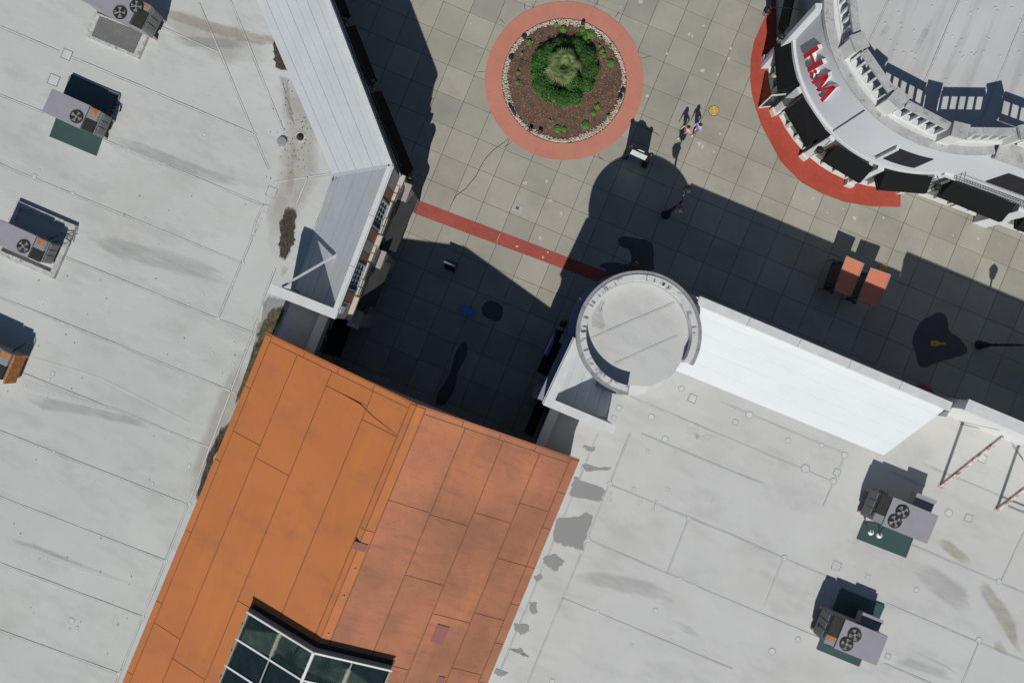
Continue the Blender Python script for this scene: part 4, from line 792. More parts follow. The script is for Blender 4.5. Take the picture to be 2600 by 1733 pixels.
for i in range(rows+1):
    v0 = VS+(VE-VS)*i/rows
    for a0, a1 in ((-US-.01, 0), (0, US+.01)): MB().beam(rp(a0, v0, upz+.03), rp(a1, v0, upz+.03), .09, .06).build('rafter', m_mulw, skl)
for u in cu_: MB().beam(rp(u, VS, upz+.035), rp(u, VE, upz+.035), .13 if u == 0 else .08, .05).build('mullion', m_mulw if u == 0 else m_mull, skl)
MB().beam(rp(-.22, VS+2.2, -1.2), rp(0, VS+2.2, -1.2), .25, .3).build('roof_beam', m_tan, ob_)
for i, (u, v, hh, wh) in enumerate(((-.1, 14.6, 5.6, 'nearest the skylight ridge on its left'), (.12, 15.0, 5.3, 'right of the skylight ridge'), (-.16, 16.6, 5.2, 'in the second row of panes on the left'), (.05, 16.4, 5.0, 'low under the second row of panes'))):
    q = rp(u, v); b0 = Vector((q.x, q.y, -.002)); e = empty('indoor_palm', b0); tag(e, 'potted palm seen through the skylight, '+wh, 'palm', 'palms under the skylight')
    MB().lathe(b0, [(.3, 0), (.42, .6), (.4, .6)], 14).build('pot', m_ring, e); MB().tube([b0+Vector((0, 0, .5)), b0+Vector((0, 0, hh))], [.09, .06], 8).build('trunk', m_trunk, e)
    for k_ in range(14):
        az = k_*2.4+i; mb = MB(); t0 = b0+Vector((0, 0, hh)); d = Vector((math.cos(az), math.sin(az), 0)); sd = Vector((-d.y, d.x, 0))
        ar = [t0+d*1.2*t+Vector((0, 0, .6*t-1.0*t*t)) for t in (0, .25, .5, .75, 1)]; mb.tube(ar, [.015, .012, .01, .008, .004], 4)
        for t in range(1, 16):
            q0 = t0+d*1.2*t/16+Vector((0, 0, .6*t/16-1.0*(t/16)**2))
            for sg in (-1, 1): mb.add([q0-d*.012, q0+sd*sg*.3+d*.16-Vector((0, 0, .06)), q0+d*.022], [(0, 1, 2)])
        mb.build('frond', m_palm, e, fix=False)

# ================================================================== ROUND SHOP, TOP RIGHT
zC = 8.27; zH = 6.5; zBal = 9.58
hb = empty('round_fronted_shop', Vector((RC.x, RC.y, 0))); tag(hb, 'white round-fronted shop building with a stone balustrade and black awnings', 'building')
def pol(a, r, h=0.): return RC+Vector((math.cos(rad(a))*r, math.sin(rad(a))*r, h))
S0 = P((2270, 472)); S1 = P((2760, 651.5)); dS = (S1-S0).normalized(); nS = -perp(S0, S1, RC)
W0 = pol(180, RR-.35); W1 = W0+Vector((0, 14, 0))
rp_ = [pol(a, RR-.75) for a in range(180, 272, 4)]; rp_ = [Vector((v.x, v.y, 0)) for v in rp_]
deck = [W1+Vector((.5, 0, 0))]+rp_+[S0-nS*.4, S1-nS*.4, Vector((S1.x, W1.y, 0))]
hroof = MB().prism(deck, zH-.3, zH).build('roof', m_hroof, hb)
MB().arc(RC, RR-.35, RR-.06, 179, 224.5, 4.1, zC-.3, 30).build('upper_wall', m_white, hb)
MB().arc(RC, RR-.35, RR+.06, 224.5, 274, 4.1, zC-.3, 30).build('upper_wall', m_white, hb)
MB().run(S0, S1, nS, -.35, 0, 4.1, zC-.3).build('upper_wall', m_white, hb)
MB().run(W0+Vector((.3, 0, 0)), W1, (-1, 0), -.3, 0.0, 0, zC-.3).build('upper_wall', m_bluew, hb)
MB().arc(RC, RR-.2, RR+.42, 179.2, 181.2, 0, zC-.32, 3).build('pilaster', m_white, hb)
MB().arc(RC, RR-.6, RR-.3, 179, 274, 0, 4.1, 60).build('lower_wall', m_white, hb)
MB().run(S0, S1, nS, -.6, -.3, 0, 4.1).build('lower_wall', m_white, hb)
MB().arc(RC, RR-.3, RR+.1, 181.3, 274.3, 4.0, 4.25, 60).build('string_course', m_white, hb)
MB().run(S0+dS*.6, S1, nS, -.3, .12, 4.0, 4.3).build('string_course', m_cop, hb)
for r0, r1, z0_, z1_ in ((RR-.35, RR+.08, zC-.3, zC-.2), (RR-.35, RR+.1, zC-.2, zC-.08)): MB().arc(RC, r0, r1, 150, 276, z0_, z1_, 60).build('cornice_moulding', m_white, hb)
MB().arc(RC, RR-.85, RR+.12, 150, 277, zC-.08, zC, 60).build('cornice', m_weath, hb)
MB().arc(RC, RR-.8, RR-.5, 150, 284, zH-.2, zC-.08, 60).build('parapet', m_white, hb)
MB().run(S0+dS*.75, S1, nS, -.85, .2, zC-.083, zC-.003).build('cornice', m_weath, hb); MB().run(S0+dS*.75, S1, nS, -.35, .14, zC-.3, zC-.083).build('cornice_moulding', m_white, hb); MB().run(S0+dS*1.9, S1, nS, -.8, -.5, zH-.2, zC-.083).build('parapet', m_white, hb)
# balustrade
bal = MB().arc(RC, RR-.74, RR-.34, 150, 284, zC, zC+.06, 60).build('balustrade', m_cop, hb)
posts = [pol(a, RR-.53) for a in (146.5, 173.7, 201.2, 228.6, 256.0, 282.6)]; posts.append(posts[-1]+dS*3.6); posts.append(posts[-1]+dS*3.6)
for i, q in enumerate(posts):
    ax = math.atan2(q.y-RC.y, q.x-RC.x) if i < 6 else math.atan2(nS.y, nS.x)
    MB().box(q, .6, .7, zC-.0, zBal+.02, ax).build('post', m_whitep, bal); MB().box(q, .74, .84, zBal+.02, zBal+.14, ax).build('post_cap', m_weath, bal)
for q0, q1 in zip(posts, posts[1:]):
    d = (q1-q0).normalized(); n_ = Vector((-d.y, d.x, 0)); L_ = (q1-q0).length; a0 = q0+d*.52; a1 = q1-d*.52
    MB().run(a0, a1, n_, -.19, .19, zBal-.14, zBal).build('top_rail', m_weath, bal); MB().run(a0, a1, n_, -.16, .16, zC+.06, zC+.16).build('bottom_rail', m_whitep, bal)
    nb = 5
    for i in range(nb+1):
        q = a0.lerp(a1, i/nb); wv = .055
        MB().run(q-d*wv, q+d*wv, n_, -.12, .12, zC+.16, zBal-.14).build('baluster', m_whitep, bal)
# roof seams, fasteners
for a, b2 in (((2255, 0), (2209, 102)), ((2435, 0), (2340, 225)), ((2640, -55), (2485, 319)), ((2345, -80), (2330, -40))): seam(hroof, a, b2, zH, .1)
mb = MB()
for i in range(46):
    p = z('R4', (random.uniform(1100, 2320), random.uniform(0, 700)))[0]; q = P(p, zH); mb.lathe((q.x, q.y, zH), [(.07, .001), (.05, .012), (.02, .016)], 8)
mb.build('fastener_bumps', m_hroof, hroof, smooth=True, kind='stuff')
streak('dirt_streak', z('R4', (1280, 150), (1210, 250), (1130, 330)), [.2, .25, .1], zH+.016, m_grime, hroof)
streak('dirt_streak', z('R4', (1620, 60), (1530, 270), (1400, 520)), [.15, .3, .2], zH+.016, m_grime, hroof)
# bays: piers, glazing, awnings
for a in (178, 201.9, 226.4, 250.6, 274.6):
    MB().arc(RC, RR-.3, RR+.28, a-1.3, a+1.3, 0, 3.98, 4).build('pier', m_white, hb); MB().arc(RC, RR-.3, RR+.4, a-1.7, a+1.7, 0, .5, 4).build('pier_base', m_whitep, hb)
for a0, a1, cols in ((180.4, 199.6, 3), (204.2, 224.2, 2), (228.6, 248.4, 3), (252.8, 272.4, 3)):
    k_ = 3; st = (a1-a0)/k_
    for i in range(k_): window(hb, pol(a0+st*i, RR-.02), pol(a0+st*(i+1), RR-.02), pol((a0+a1)/2, 1)-RC, .12, 3.4, 1, 2, m_whitep, m_glassg, .24, .12)
for p0, p1 in ((3.1, 5.2), (5.4, 7.5), (7.7, 9.8), (10, 12)): window(hb, S0+dS*(p0-1.6)+nS*.04, S0+dS*(p1-1.6)+nS*.04, nS, .12, 3.4, 2, 1, m_whitep, m_glassg, .24, .12)
for s_ in (5.55, 11.0): MB().run(S0+dS*s_, S0+dS*(s_+.9), nS, -.3, .5, 0, 3.98).build('pier', m_white, hb)
awning(hb, z('R4', (500, -40), (445, 215)), z('R4', (430, -40), (375, 205)), 4.1, 3.2, m_awn)
awning(hb, z('R4', (495, 312), (537, 680)), z('R4', (343, 350), (370, 716)), 4.1, 3.0, m_awn)
awning(hb, z('R4', (560, 772), (766, 1074)), z('R4', (426, 870), (600, 1166)), 4.1, 3.0, m_awn)
awning(hb, z('R4', (836, 1156), (1126, 1335)), z('R4', (724, 1270), (1022, 1452)), 4.1, 3.0, m_awn)
awning(hb, z('R4', (1222, 1366), (1595, 1412)), z('R4', (1166, 1506), (1548, 1536)), 4.1, 3.0, m_awn)
awning(hb, z('R8', (1800, 82), (2292, 282)), z('R8', (1672, 212), (2176, 420)), 4.1, 3.0, m_awn)
awning(hb, z('R8', (2420, 330), (2900, 520)), z('R8', (2295, 470), (2780, 660)), 4.1, 3.0, m_awn)
q0 = Q('R8', 1800, 60, 4.4); q1 = Q('R8', 2420, 300, 4.4); s0_ = (q0-S0).dot(dS); s1_ = (q1-S0).dot(dS)
balcony(hb, S0+dS*s0_+nS*.02, S0+dS*s1_+nS*.02, nS, 4.45, 30, .55, .85)
# open door leaf
d0 = Q('R4', 400, 790, 1.2); d0 = pol(199.3, RR+.02); d1 = Q('R4', 200, 862)
dl = MB().run(d0, d1, (0, 1), -.03, .03, .05, .25).run(d0, d1, (0, 1), -.03, .03, 2.2, 2.3).run(d0, lerp(d0, d1, .08), (0, 1), -.03, .03, .25, 2.2).run(lerp(d0, d1, .92), d1, (0, 1), -.03, .03, .25, 2.2).build('door', m_whitep, hb)
MB().run(lerp(d0, d1, .08), lerp(d0, d1, .92), (0, 1), -.012, .012, .25, 2.2).build('door_glass', m_glass, dl); MB().beam(lerp(d0, d1, .84)+Vector((0, .06, .9)), lerp(d0, d1, .84)+Vector((0, .06, 1.3)), .03).build('handle', m_silver, dl)
# shutters high on the wall
for i in range(2): MB().arc(RC, RR+.07, RR+.12, 244.6+7.7*i, 244.6+7.7*(i+1)-.15, 5.1, 6.9, 8).build('shutter', m_shut, hb)
MB().arc(RC, RR+.07, RR+.3, 244.0, 245.2, 5.0, 7.1, 3).build('shutter_bracket', m_white, hb)
sq0 = (Q('R4', 2030, 1405, 5.1)-S0).dot(dS)
for i in range(2): MB().run(S0+dS*(sq0+1.65*i), S0+dS*(sq0+1.65*i+1.62), nS, .002, .06, 5.1, 6.9).build('shutter', m_shut, hb)
lantern(z('R4', (385, 292))[0], 3.9, 'black lantern at the top end of the red paving, above the entrance awning', pol(179.5, RR+.3)); lantern(z('R4', (690, 1195))[0], 3.9, 'grey glass lantern between the second and third awnings of the round shop', pol(226.4, RR+.4))
lantern(z('R4', (1628, 1490))[0], 3.9, 'lantern where the round front meets the straight facade', pol(274, RR+.2))
qq = P(z('R4', (275, 85))[0], 3.9); lantern(z('R4', (275, 85))[0], 3.9, 'lantern at the very top of the photo over the shaded red paving', (W0.x, qq.y))
# the sign
sg = MB().arc(RC, RR-.06, RR-.03, 190, 211, 5.45, 5.5, 10).build('store_sign', m_white, hb)
def stroke(parent, am, pts_list, name='letter', dep=.24, sx=1.):          # strokes in the tangent plane at angle am: (along, height)
    o = pol(am, RR-.06); nrm = (o-RC).to_2d().normalized().to_3d(); tx = Vector((-nrm.y, nrm.x, 0)); mb = MB()
    for pl in pts_list:
        f = [o+tx*x*sx+Vector((0, 0, h)) for x, h in pl]; n = len(f); a = [p+nrm*.02 for p in f]; b2 = [p+nrm*dep for p in f]; c3 = [p+nrm*(dep+.02) for p in f]
        mb.mi = 1; mb.add(a+b2, [(i, (i+1) % n, n+(i+1) % n, n+i) for i in range(n)]+[tuple(range(n))]); mb.mi = 0; mb.add(b2+c3, [(i, (i+1) % n, n+(i+1) % n, n+i) for i in range(n)]+[tuple(range(n, 2*n))])
    return mb.build(name, [m_sred, m_swht], parent)
def angp(x, y, h): q = Q('R4', x, y, h)-RC; return math.degrees(math.atan2(q.y, q.x)) % 360
aH = angp(672, 462, 6.4); aE = angp(672, 572, 6.1); aM = angp(748, 678, 6.4)
stroke(sg, aH, [[(-.62, 5.55), (-.34, 5.58), (-.18, 7.25), (-.44, 7.2)], [(.16, 5.6), (.44, 5.55), (.66, 7.3), (.38, 7.25)], [(-.42, 6.2), (.32, 6.32), (.35, 6.56), (-.38, 6.45)]])
stroke(sg, aE, [[(-.16, 5.6), (.1, 5.55), (.2, 5.75), (-.04, 5.98), (.14, 6.2), (.02, 6.35), (-.14, 6.25), (-.02, 6.0), (-.2, 5.8)]], 'ampersand', .2)
stroke(sg, aM, [[(-.86, 5.55), (-.6, 5.6), (-.28, 7.2), (-.56, 7.3)], [(-.56, 7.3), (-.28, 7.2), (.06, 5.75), (-.16, 5.6)], [(-.16, 5.6), (.06, 5.75), (.62, 7.35), (.34, 7.2)], [(.34, 7.2), (.62, 7.35), (.86, 5.62), (.58, 5.5)]], sx=.78)

# ================================================================== ROOFTOP AIR CONDITIONERS
def hvac(c0, c1, c3, zt, label, lid, fans, coil, panel, plate=None, plate_z=.1, hood=None, zbase=.3, label_rust=True):
    """c0,c1,c3: pixels of the top's upper-left, upper-right and lower-left corners at height zt; lid etc. as fractions of that top"""
    O = P(c0, zt); U = P(c1, zt)-O; V = P(c3, zt)-O; V = V-U*(V.dot(U)/U.dot(U))*1.0; ctr_ = O+U/2+V/2
    e = empty('rooftop_air_conditioner', Vector((ctr_.x, ctr_.y, zF))); tag(e, label, 'air conditioner', 'rooftop air conditioners')
    fr = lambda u, v: O+U*u+V*v
    def bx(name, u0, u1, v0, v1, z0, z1, mat, par=e): return MB().prism([fr(u0, v0).to_2d(), fr(u1, v0).to_2d(), fr(u1, v1).to_2d(), fr(u0, v1).to_2d()], z0, z1).build(name, mat, par)
    body = bx('cabinet', .02, .98, .03, .97, zF+zbase, zt-.22, m_hvacd)
    for v0 in (.08, .86): bx('support_rail', .0, 1.0, v0, v0+.07, zF+.003, zF+zbase, m_tan)
    l0, l1 = lid; lidz = zt
    # lid with round openings for the fans: a ring of faces per fan would be hidden from view, so each fan sits in a dark well on the lid
    bx('lid', l0-.005, l1+.005, -.01, 1.01, zt-.22, zt, m_hvac)
    for (fu, fv, r) in fans:
        c = fr(fu, fv); c = Vector((c.x, c.y, zt))
        fan = MB().lathe(c, [(r*1.06, .0), (r*1.06, .025), (r*.98, .03)], 24).build('fan', m_black, e)
        MB().lathe(c+Vector((0, 0, .031)), [(r*.97, 0), (r*.97, .001)], 24).build('fan_well', m_coil, fan)
        mb = MB(); k0 = random.random()*6
        for k_ in range(4):
            a = k0+k_*math.pi/2; pts = [c+Vector((math.cos(a+da)*rr, math.sin(a+da)*rr, hz)) for da, rr, hz in ((-.28, r*.28, .05), (-.42, r*.88, .065), (.3, r*.88, .045), (.25, r*.28, .04))]
            mb.plate(pts, .008)
        mb.build('fan_blade', m_fan, fan); MB().lathe(c+Vector((0, 0, .035)), [(r*.24, 0), (r*.22, .04)], 12).build('hub', m_hvacd, fan)
        mb = MB()
        for rr in (.35, .55, .75, .97): mb.tube([c+Vector((math.cos(2*math.pi*i/20)*r*rr, math.sin(2*math.pi*i/20)*r*rr, .09)) for i in range(21)], .006, 3)
        for i in range(6): a = i*math.pi/3; mb.tube([c+Vector((math.cos(a)*r*.2, math.sin(a)*r*.2, .09)), c+Vector((math.cos(a)*r*1.12, math.sin(a)*r*1.12, .085))], .008, 3)
        mb.build('fan_guard', m_iron, fan)
    u0, u1, v0, v1 = coil; cl = bx('coil', u0, u1, v0, v1, zt-.21, zt-.05, m_coil)
    for i in range(9): t = (i+.5)/9; bx('coil_fin', u0+.005, u1-.005, v0+(v1-v0)*t-.006, v0+(v1-v0)*t+.006, zt-.05, zt-.035, m_plast, cl)
    u0, u1, v0, v1 = panel; bx('control_panel', u0, u1, v0, v1, zt-.215, zt-.03, m_hvacd)
    if label_rust: bx('warning_label', u0+.02, u1-.02, v0+.02, v0+(v1-v0)*.5, zt-.03, zt-.026, m_rust)
    ue = 0 if coil[0] < .3 else 1
    for v0 in (.08, .35, .62): bx('louvre', ue-.012, ue+.012, v0, v0+.22, zF+zbase+.15, zt-.3, m_pipe)
    if hood:
        u0, u1, v0, v1, zz = hood; hd = bx('air_hood', u0, u1, v0, v1, zF+zz, zF+zz+.5, m_hvacd); bx('hood_lip', u0-.01, u1+.01, v0-.03, v0+.09, zF+zz+.5, zF+zz+.54, m_hvac, hd)
    if plate: MB().prism([P(p, zF+plate_z).to_2d() for p in plate], zF+.0025, zF+plate_z).build('curb_plate', m_green, e)
    return e
def cable(px, label, r=.03, hs=None, mat=None):
    hs = hs or [zF+.05]*len(px); o = MB().tube([P(p, h) for p, h in zip(px, hs)], r, 6).build('conduit', mat or m_pipe, smooth=True); return tag(o, label, 'conduit')
zu = 5.6
u2 = hvac((133, 225.5), (259, 282.7), (110.7, 284.4), zu, 'lavender grey rooftop air conditioner with one fan, on a green plate, upper left roof', (0, .75), [(.62, .62, .36)], (.77, .97, .5, .98), (.77, .97, .02, .48), z('R1', (445, 1235), (865, 1410), (1060, 850), (645, 690)))
cable(z('Z1', (500, 480), (590, 215), (620, 187), (660, 195), (1280, 455), (1350, 480), (1350, 510), (1250, 770), (1150, 745)), 'grey tube looping round the green plate of the upper left air conditioner', .055)  # grey tube drawn as an open loop round the plate's upper end
cable(z('Z1', (1100, 730), (1280, 715), (1350, 745), (1365, 660), (1340, 640), (1240, 635)), 'thin dark cable at the right end of the upper left air conditioner', .03, [5.2, 4.6, 4.25, 4.3, 4.3, 4.25], m_iron)
u3 = hvac((-2.5, 557), (123.5, 613.8), (-21, 613), zu, 'air conditioner inside a weathered white curb, at the left edge halfway up', (0, .75), [(.62, .62, .36)], (.77, .97, .5, .98), (.77, .97, .02, .48))
def curb(px, label, th=.32, hh=.22, cover=False):
    q = [P(p, zF+hh) for p in px]; e = empty('roof_curb', Vector((q[0].x, q[0].y, zF))); tag(e, label, 'curb'); c = sum(q, Vector())/4
    ins = [p+(c-p).normalized()*th*1.3 for p in q]
    for i in range(4): j = (i+1) % 4; MB().prism([q[i].to_2d(), q[j].to_2d(), ins[j].to_2d(), ins[i].to_2d()], zF+.003, zF+hh+.002*i).build('curb_side', m_curb, e)
    if cover:
        n = 15
        for i in range(n):
            t0, t1 = i/n, (i+.8)/n; MB().prism([ins[0].lerp(ins[3], t0).to_2d(), ins[1].lerp(ins[2], t0).to_2d(), ins[1].lerp(ins[2], t1).to_2d(), ins[0].lerp(ins[3], t1).to_2d()], zF+.1, zF+hh+.05).build('corrugation', m_corr, e)
        MB().prism([p.to_2d() for p in ins], zF+.05, zF+hh+.02).build('cover_sheet', m_coil, e)
    else: MB().prism([p.to_2d() for p in ins], zF+.004, zF+.03).build('curb_floor', m_roof, e)
    return e
curb(((43.5, 508.6), (193.6, 573), (135, 707), (-15, 642)), 'weathered white rectangular roof curb around the unit at the left edge')
cable(z('R5', (430, 640), (520, 600), (665, 570), (655, 630), (600, 600), (545, 575)), 'dark cables at the end of the air conditioner in the white curb', .028, [5.2, 4.8, 4.5, 4.5, 4.5, 4.5], m_iron)
cable(z('R5', (430, 655), (600, 670), (640, 640), (630, 690)), 'lower dark cable at the end of the air conditioner in the white curb', .028, [5.1, 4.6, 4.5, 4.45], m_iron)
u4 = hvac((-93, 843), (33, 900), (-119, 912), zu, 'air conditioner with a rusty end panel, mostly cut off by the left edge', (0, .75), [(.62, .62, .36)], (.77, .97, .5, .98), (.77, .97, .02, .48))
MB().prism([P(p, 5.4).to_2d() for p in ((37, 901), (8, 972), (12, 974), (41, 903))], zF+.35, 5.45).build('rusty_panel', m_rust, u4)
cable(z('S1', (60, 160), (150, 90), (230, 45), (280, 60), (285, 100)), 'black cable arching from the cut-off air conditioner at the left edge', .035, [5.2, 5.0, 4.8, 4.5, zF+.04], m_iron)
u1 = hvac((236, -61), (386, 14), (210.5, 1.4), 5.9, 'tall two-fan air conditioner cut off by the top edge, left roof', (0, .8), [(.62, .78, .36), (.8, .3, .36)], (.82, .98, .3, .98), (.82, .98, .02, .28), None, .1, None, .35)
curb(z('R1', (860, 110), (1350, 300), (1250, 530), (770, 330)), 'white roof curb with a grey corrugated cover below the topmost air conditioner', .3, .2, True)
u5 = hvac((2241, 1250.5), (2382.6, 1308.7), (2212, 1321), zu+.25, 'two-fan rooftop air conditioner with a green plate below, upper of the two on the right', (.2, 1.0), [(.42, .33, .37), (.36, .72, .37)], (.02, .185, .02, .68), (.02, .185, .7, .98), [(2194, 1325), (2176.7, 1367.6), (2300.7, 1415.8), (2318.4, 1369), (2330, 1340)], .1, (.62, .96, -.42, .0, .7), .3, False)
u6 = hvac((2118.2, 1560), (2254.3, 1615.7), (2088.7, 1631.7), zu+.3, 'two-fan rooftop air conditioner on a long green plate, lower right of the photo', (.22, 1.0), [(.45, .35, .37), (.38, .73, .37)], (.02, .2, .02, .66), (.02, .2, .68, .98), z('S8', (480, 1265), (860, 1420), (1095, 870), (705, 712)), .1, (.55, .92, -.36, .0, .7), .3)
cable(z('Z2', (440, 560), (375, 660), (370, 800), (420, 950), (460, 985)), 'black cable looping down the left side of the upper right air conditioner', .035, [5.0, 4.8, 4.5, 4.33, 4.32], m_iron)
cable(z('Z2', (690, 905), (640, 930), (610, 1000), (600, 1030)), 'short black cable dropping onto the green plate, upper right air conditioner', .03, [5.0, 4.7, 4.4, 4.31], m_iron)
cable(z('S8', (495, 1020), (490, 1110), (510, 1180), (570, 1225), (605, 1235)), 'black cable at the left corner of the lower right air conditioner', .03, [5.0, 4.9, 4.7, 4.7, 4.7], m_iron)
for k, x, y, lab in (('Z2', 470, 985, 'left'), ('Z2', 610, 1035, 'right')):
    p = Q(k, x, y, zF+.12); o = MB().lathe((p.x, p.y, zF+.1), [(.18, 0), (.16, .03), (.06, .1), (.03, .22)], 10).build('pipe_boot', m_swht); tag(o, f'white pipe boot on the green plate, {lab} one of the pair', 'pipe boot', 'pipe boots')
p = P((2223, 1255), zF); o = MB().box(p, .5, .7, zF+.002, zF+.6, GA).box(p+GU*.0, .56, .76, zF+.6, zF+.64, GA).build('junction_box', m_hvacd); tag(o, 'small grey electrical box at the left end of the upper right air conditioner', 'box')

# ================================================================== STREET FURNITURE
def lamp_post(px, label, twin=True):
    b0 = P(px); e = empty('street_lamp', b0); tag(e, label, 'street lamp', 'street lamps on the plaza')
    MB().lathe(b0, [(.3, 0), (.3, .12), (.22, .2), (.2, .7), (.13, .85), (.11, 1.0)], 14).build('base', m_black, e)
    MB().lathe(b0, [(.085, .9), (.06, 4.3), (.05, 4.5)], 12).build('pole', m_black, e)
    MB().lathe(b0, [(.1, 1.5), (.12, 1.55), (.1, 1.6)], 12).build('collar', m_black, e)
    a = -GV
    for s_, L_ in (((1, .62), (-1, .6)) if twin else ((1, .0),)):
        d = a*s_; t = b0+d*L_
        MB().tube([b0+Vector((0, 0, 4.05)), b0+d*.3+Vector((0, 0, 4.0)), t+Vector((0, 0, 4.15))], .03, 6).build('arm', m_black, e)
        ln = MB().lathe(t+Vector((0, 0, 4.15)), [(.06, 0), (.17, .06), (.26, .52), (.26, .54)], 6).build('lantern', m_lglass, e)
        MB().lathe(t+Vector((0, 0, 4.69)), [(.31, 0), (.24, .12), (.1, .22), (.03, .36)], 6).build('lantern_cap', m_black, ln)
        mb = MB()
        for i in range(6): an = math.pi/3*i; dd = Vector((math.cos(an), math.sin(an), 0)); mb.beam(t+dd*.175+Vector((0, 0, 4.21)), t+dd*.265+Vector((0, 0, 4.69)), .028)
        mb.build('lantern_frame', m_black, ln)
    return e
lamp_post((1690, 545), 'twin-lantern black street lamp in the shade above the round tower')
lamp_post((2486, 875), 'black street lamp leaning out of the right edge of the photo', False)

def bench(can, hcan, label):                                       # strap-metal bench under a flat orange canopy
    q = [P(p, hcan) for p in can]; c = sum(q, Vector())/4; c.z = 0; a = (q[3]-q[0]).to_2d().normalized().to_3d(); s_ = Vector((a.y, -a.x, 0))     # a: along, s_: across
    if s_.dot(q[1]-q[0]) < 0: s_ = -s_
    L_ = 1.95; e = empty('canopy_bench', c); tag(e, label, 'bench', 'benches with orange canopies')
    can_ = MB().plate(q, .05).build('canopy', m_bench, e)
    for i in range(4): MB().beam(q[i]-Vector((0, 0, .02)), q[(i+1) % 4]-Vector((0, 0, .02)), .05, .09).build('canopy_edge', m_greige, can_)
    for sx in (-.42, .42):
        p = c+a*L_*sx-s_*.5; MB().tube([p, p+Vector((0, 0, hcan-.08))], .04, 8).build('post', m_black, e)
        MB().beam(p+Vector((0, 0, hcan-.1)), p+s_*.95+Vector((0, 0, hcan-.1)), .05).build('canopy_arm', m_black, e)
    prof = [(x*1.25-.3, h) for x, h in ((-.5, .95), (-.42, .86), (-.33, .5), (-.26, .45), (.0, .43), (.16, .45), (.24, .41), (.26, .34))]
    for i in range(26):
        p = c+a*L_*(-.5+(i+.5)/26); mb = MB(); pr =  [p+s_*x+Vector((0, 0, h)) for x, h in prof]; wv = a*.027
        mb.add([v+wv for v in pr]+[v-wv for v in pr], [(j, j+1, 9+j, 8+j) for j in range(7)]); mb.build('slat', m_black, e)
    for sx in (-.5, .5):
        p = c+a*L_*sx-s_*.33; MB().tube([p+s_*-.5+Vector((0, 0, .0)), p+s_*-.46+Vector((0, 0, .45)), p+s_*-.5+Vector((0, 0, .66)), p+s_*.1+Vector((0, 0, .68)), p+s_*.3+Vector((0, 0, .6)), p+s_*.27+Vector((0, 0, .3)), p+s_*.34+Vector((0, 0, 0))], .03, 6).build('arm_frame', m_black, e)
    for x, h in ((-.88, .9), (-.05, .4), (-.65, .44)): MB().tube([c+a*L_*-.5+s_*x+Vector((0, 0, h)), c+a*L_*.5+s_*x+Vector((0, 0, h))], .018, 5).build('rail', m_black, e)
bench([(2148.9, 650.3), (2193.3, 669.5), (2159.6, 752), (2119, 736)], 1.8, 'black slatted bench under an orange canopy, left of the pair')
bench([(2210.9, 680), (2261.4, 697.8), (2227, 781), (2178, 762)], 1.95, 'black slatted bench under an orange canopy, right of the pair by the cover')

def cover(px, r, label):
    c = P(px); e = empty('utility_cover', Vector((c.x, c.y, 0))); tag(e, label, 'cover', 'yellow utility covers')
    MB().lathe((c.x, c.y, 0), [(r*1.12, .001), (r*1.12, .008)], 28).build('rim_seal', m_joint, e)
    MB().lathe((c.x, c.y, 0), [(r, .006), (r*.98, .02)], 28).build('lid', m_ycov, e)
    mb = MB(); mb.arc((c.x, c.y, 0), r*.86, r*.99, 0, 360, .02, .03, 28)
    mb.box(c, r*1.8, .035, .019, .0285, .1).box(c, .035, r*1.8, .019, .0282, .1); mb.build('rib', m_ycov2, e)
cover(z('R3', (2182, 1004))[0], .3, 'sunlit round yellow utility cover with a cross, near the two people')
cover(z('R8', (1218, 797))[0], .29, 'shaded round yellow utility cover beside the right-hand canopy bench')
c = Q('R7', 405, 350); e = empty('floor_box', Vector((c.x, c.y, 0))); tag(e, 'small metal floor box set in the paving above the red strip', 'floor box')
MB().box(c, .66, .44, .001, .01, GA).build('frame', m_weath, e); MB().box(c, .22, .2, .0095, .016, GA).build('lid', m_trunk, e)

def wet_sign(px, az, label, flat=False):
    c = P(px); e = empty('wet_floor_sign', c); tag(e, label, 'wet floor sign', 'yellow wet floor signs'); d = Vector((math.cos(az), math.sin(az), 0)); s_ = Vector((-d.y, d.x, 0)); Z = Vector((0, 0, 1))
    if flat:
        L_ = .95; pts = [c-d*L_/2-s_*.17, c-d*L_/2+s_*.17, c+s_*.17, c+d*.06+s_*.09, c+d*L_/2+s_*.06, c+d*L_/2-s_*.06, c+d*.06-s_*.09, c-s_*.17]
        MB().plate([p+Z*.06 for p in pts], .05).build('panel', m_yel, e); MB().box(c-d*.22, .16, .12, .0605, .064, az).build('warning_mark', m_rust, e)
        MB().box(c+d*.22, .1, .04, .0605, .064, az).build('warning_mark', m_rust, e)
    else:
        for sg_ in (-1, 1):
            MB().plate([c+d*.17*sg_-s_*.15, c+d*.17*sg_+s_*.15, c+s_*.11+Z*.62, c-s_*.11+Z*.62], .02, d*sg_).build('panel', m_yel, e)
            MB().plate([c+d*.13*sg_-s_*.06+Z*.22+d*sg_*.006, c+d*.13*sg_+s_*.06+Z*.22+d*sg_*.006, c+d*.06*sg_+s_*.05+Z*.45+d*sg_*.006, c+d*.06*sg_-s_*.05+Z*.45+d*sg_*.006], .004, d*sg_).build('warning_mark', m_rust, e)
        MB().box(c, .05, .2, .61, .66, az).build('handle', m_yel, e)
wet_sign(z('R7', (1472, 855))[0], .9, 'yellow wet floor sign standing on the wet patch above the round tower')
wet_sign(z('R8', (1655, 1403))[0], -.05, 'yellow wet floor sign lying flat on the wet patch at the right', True)

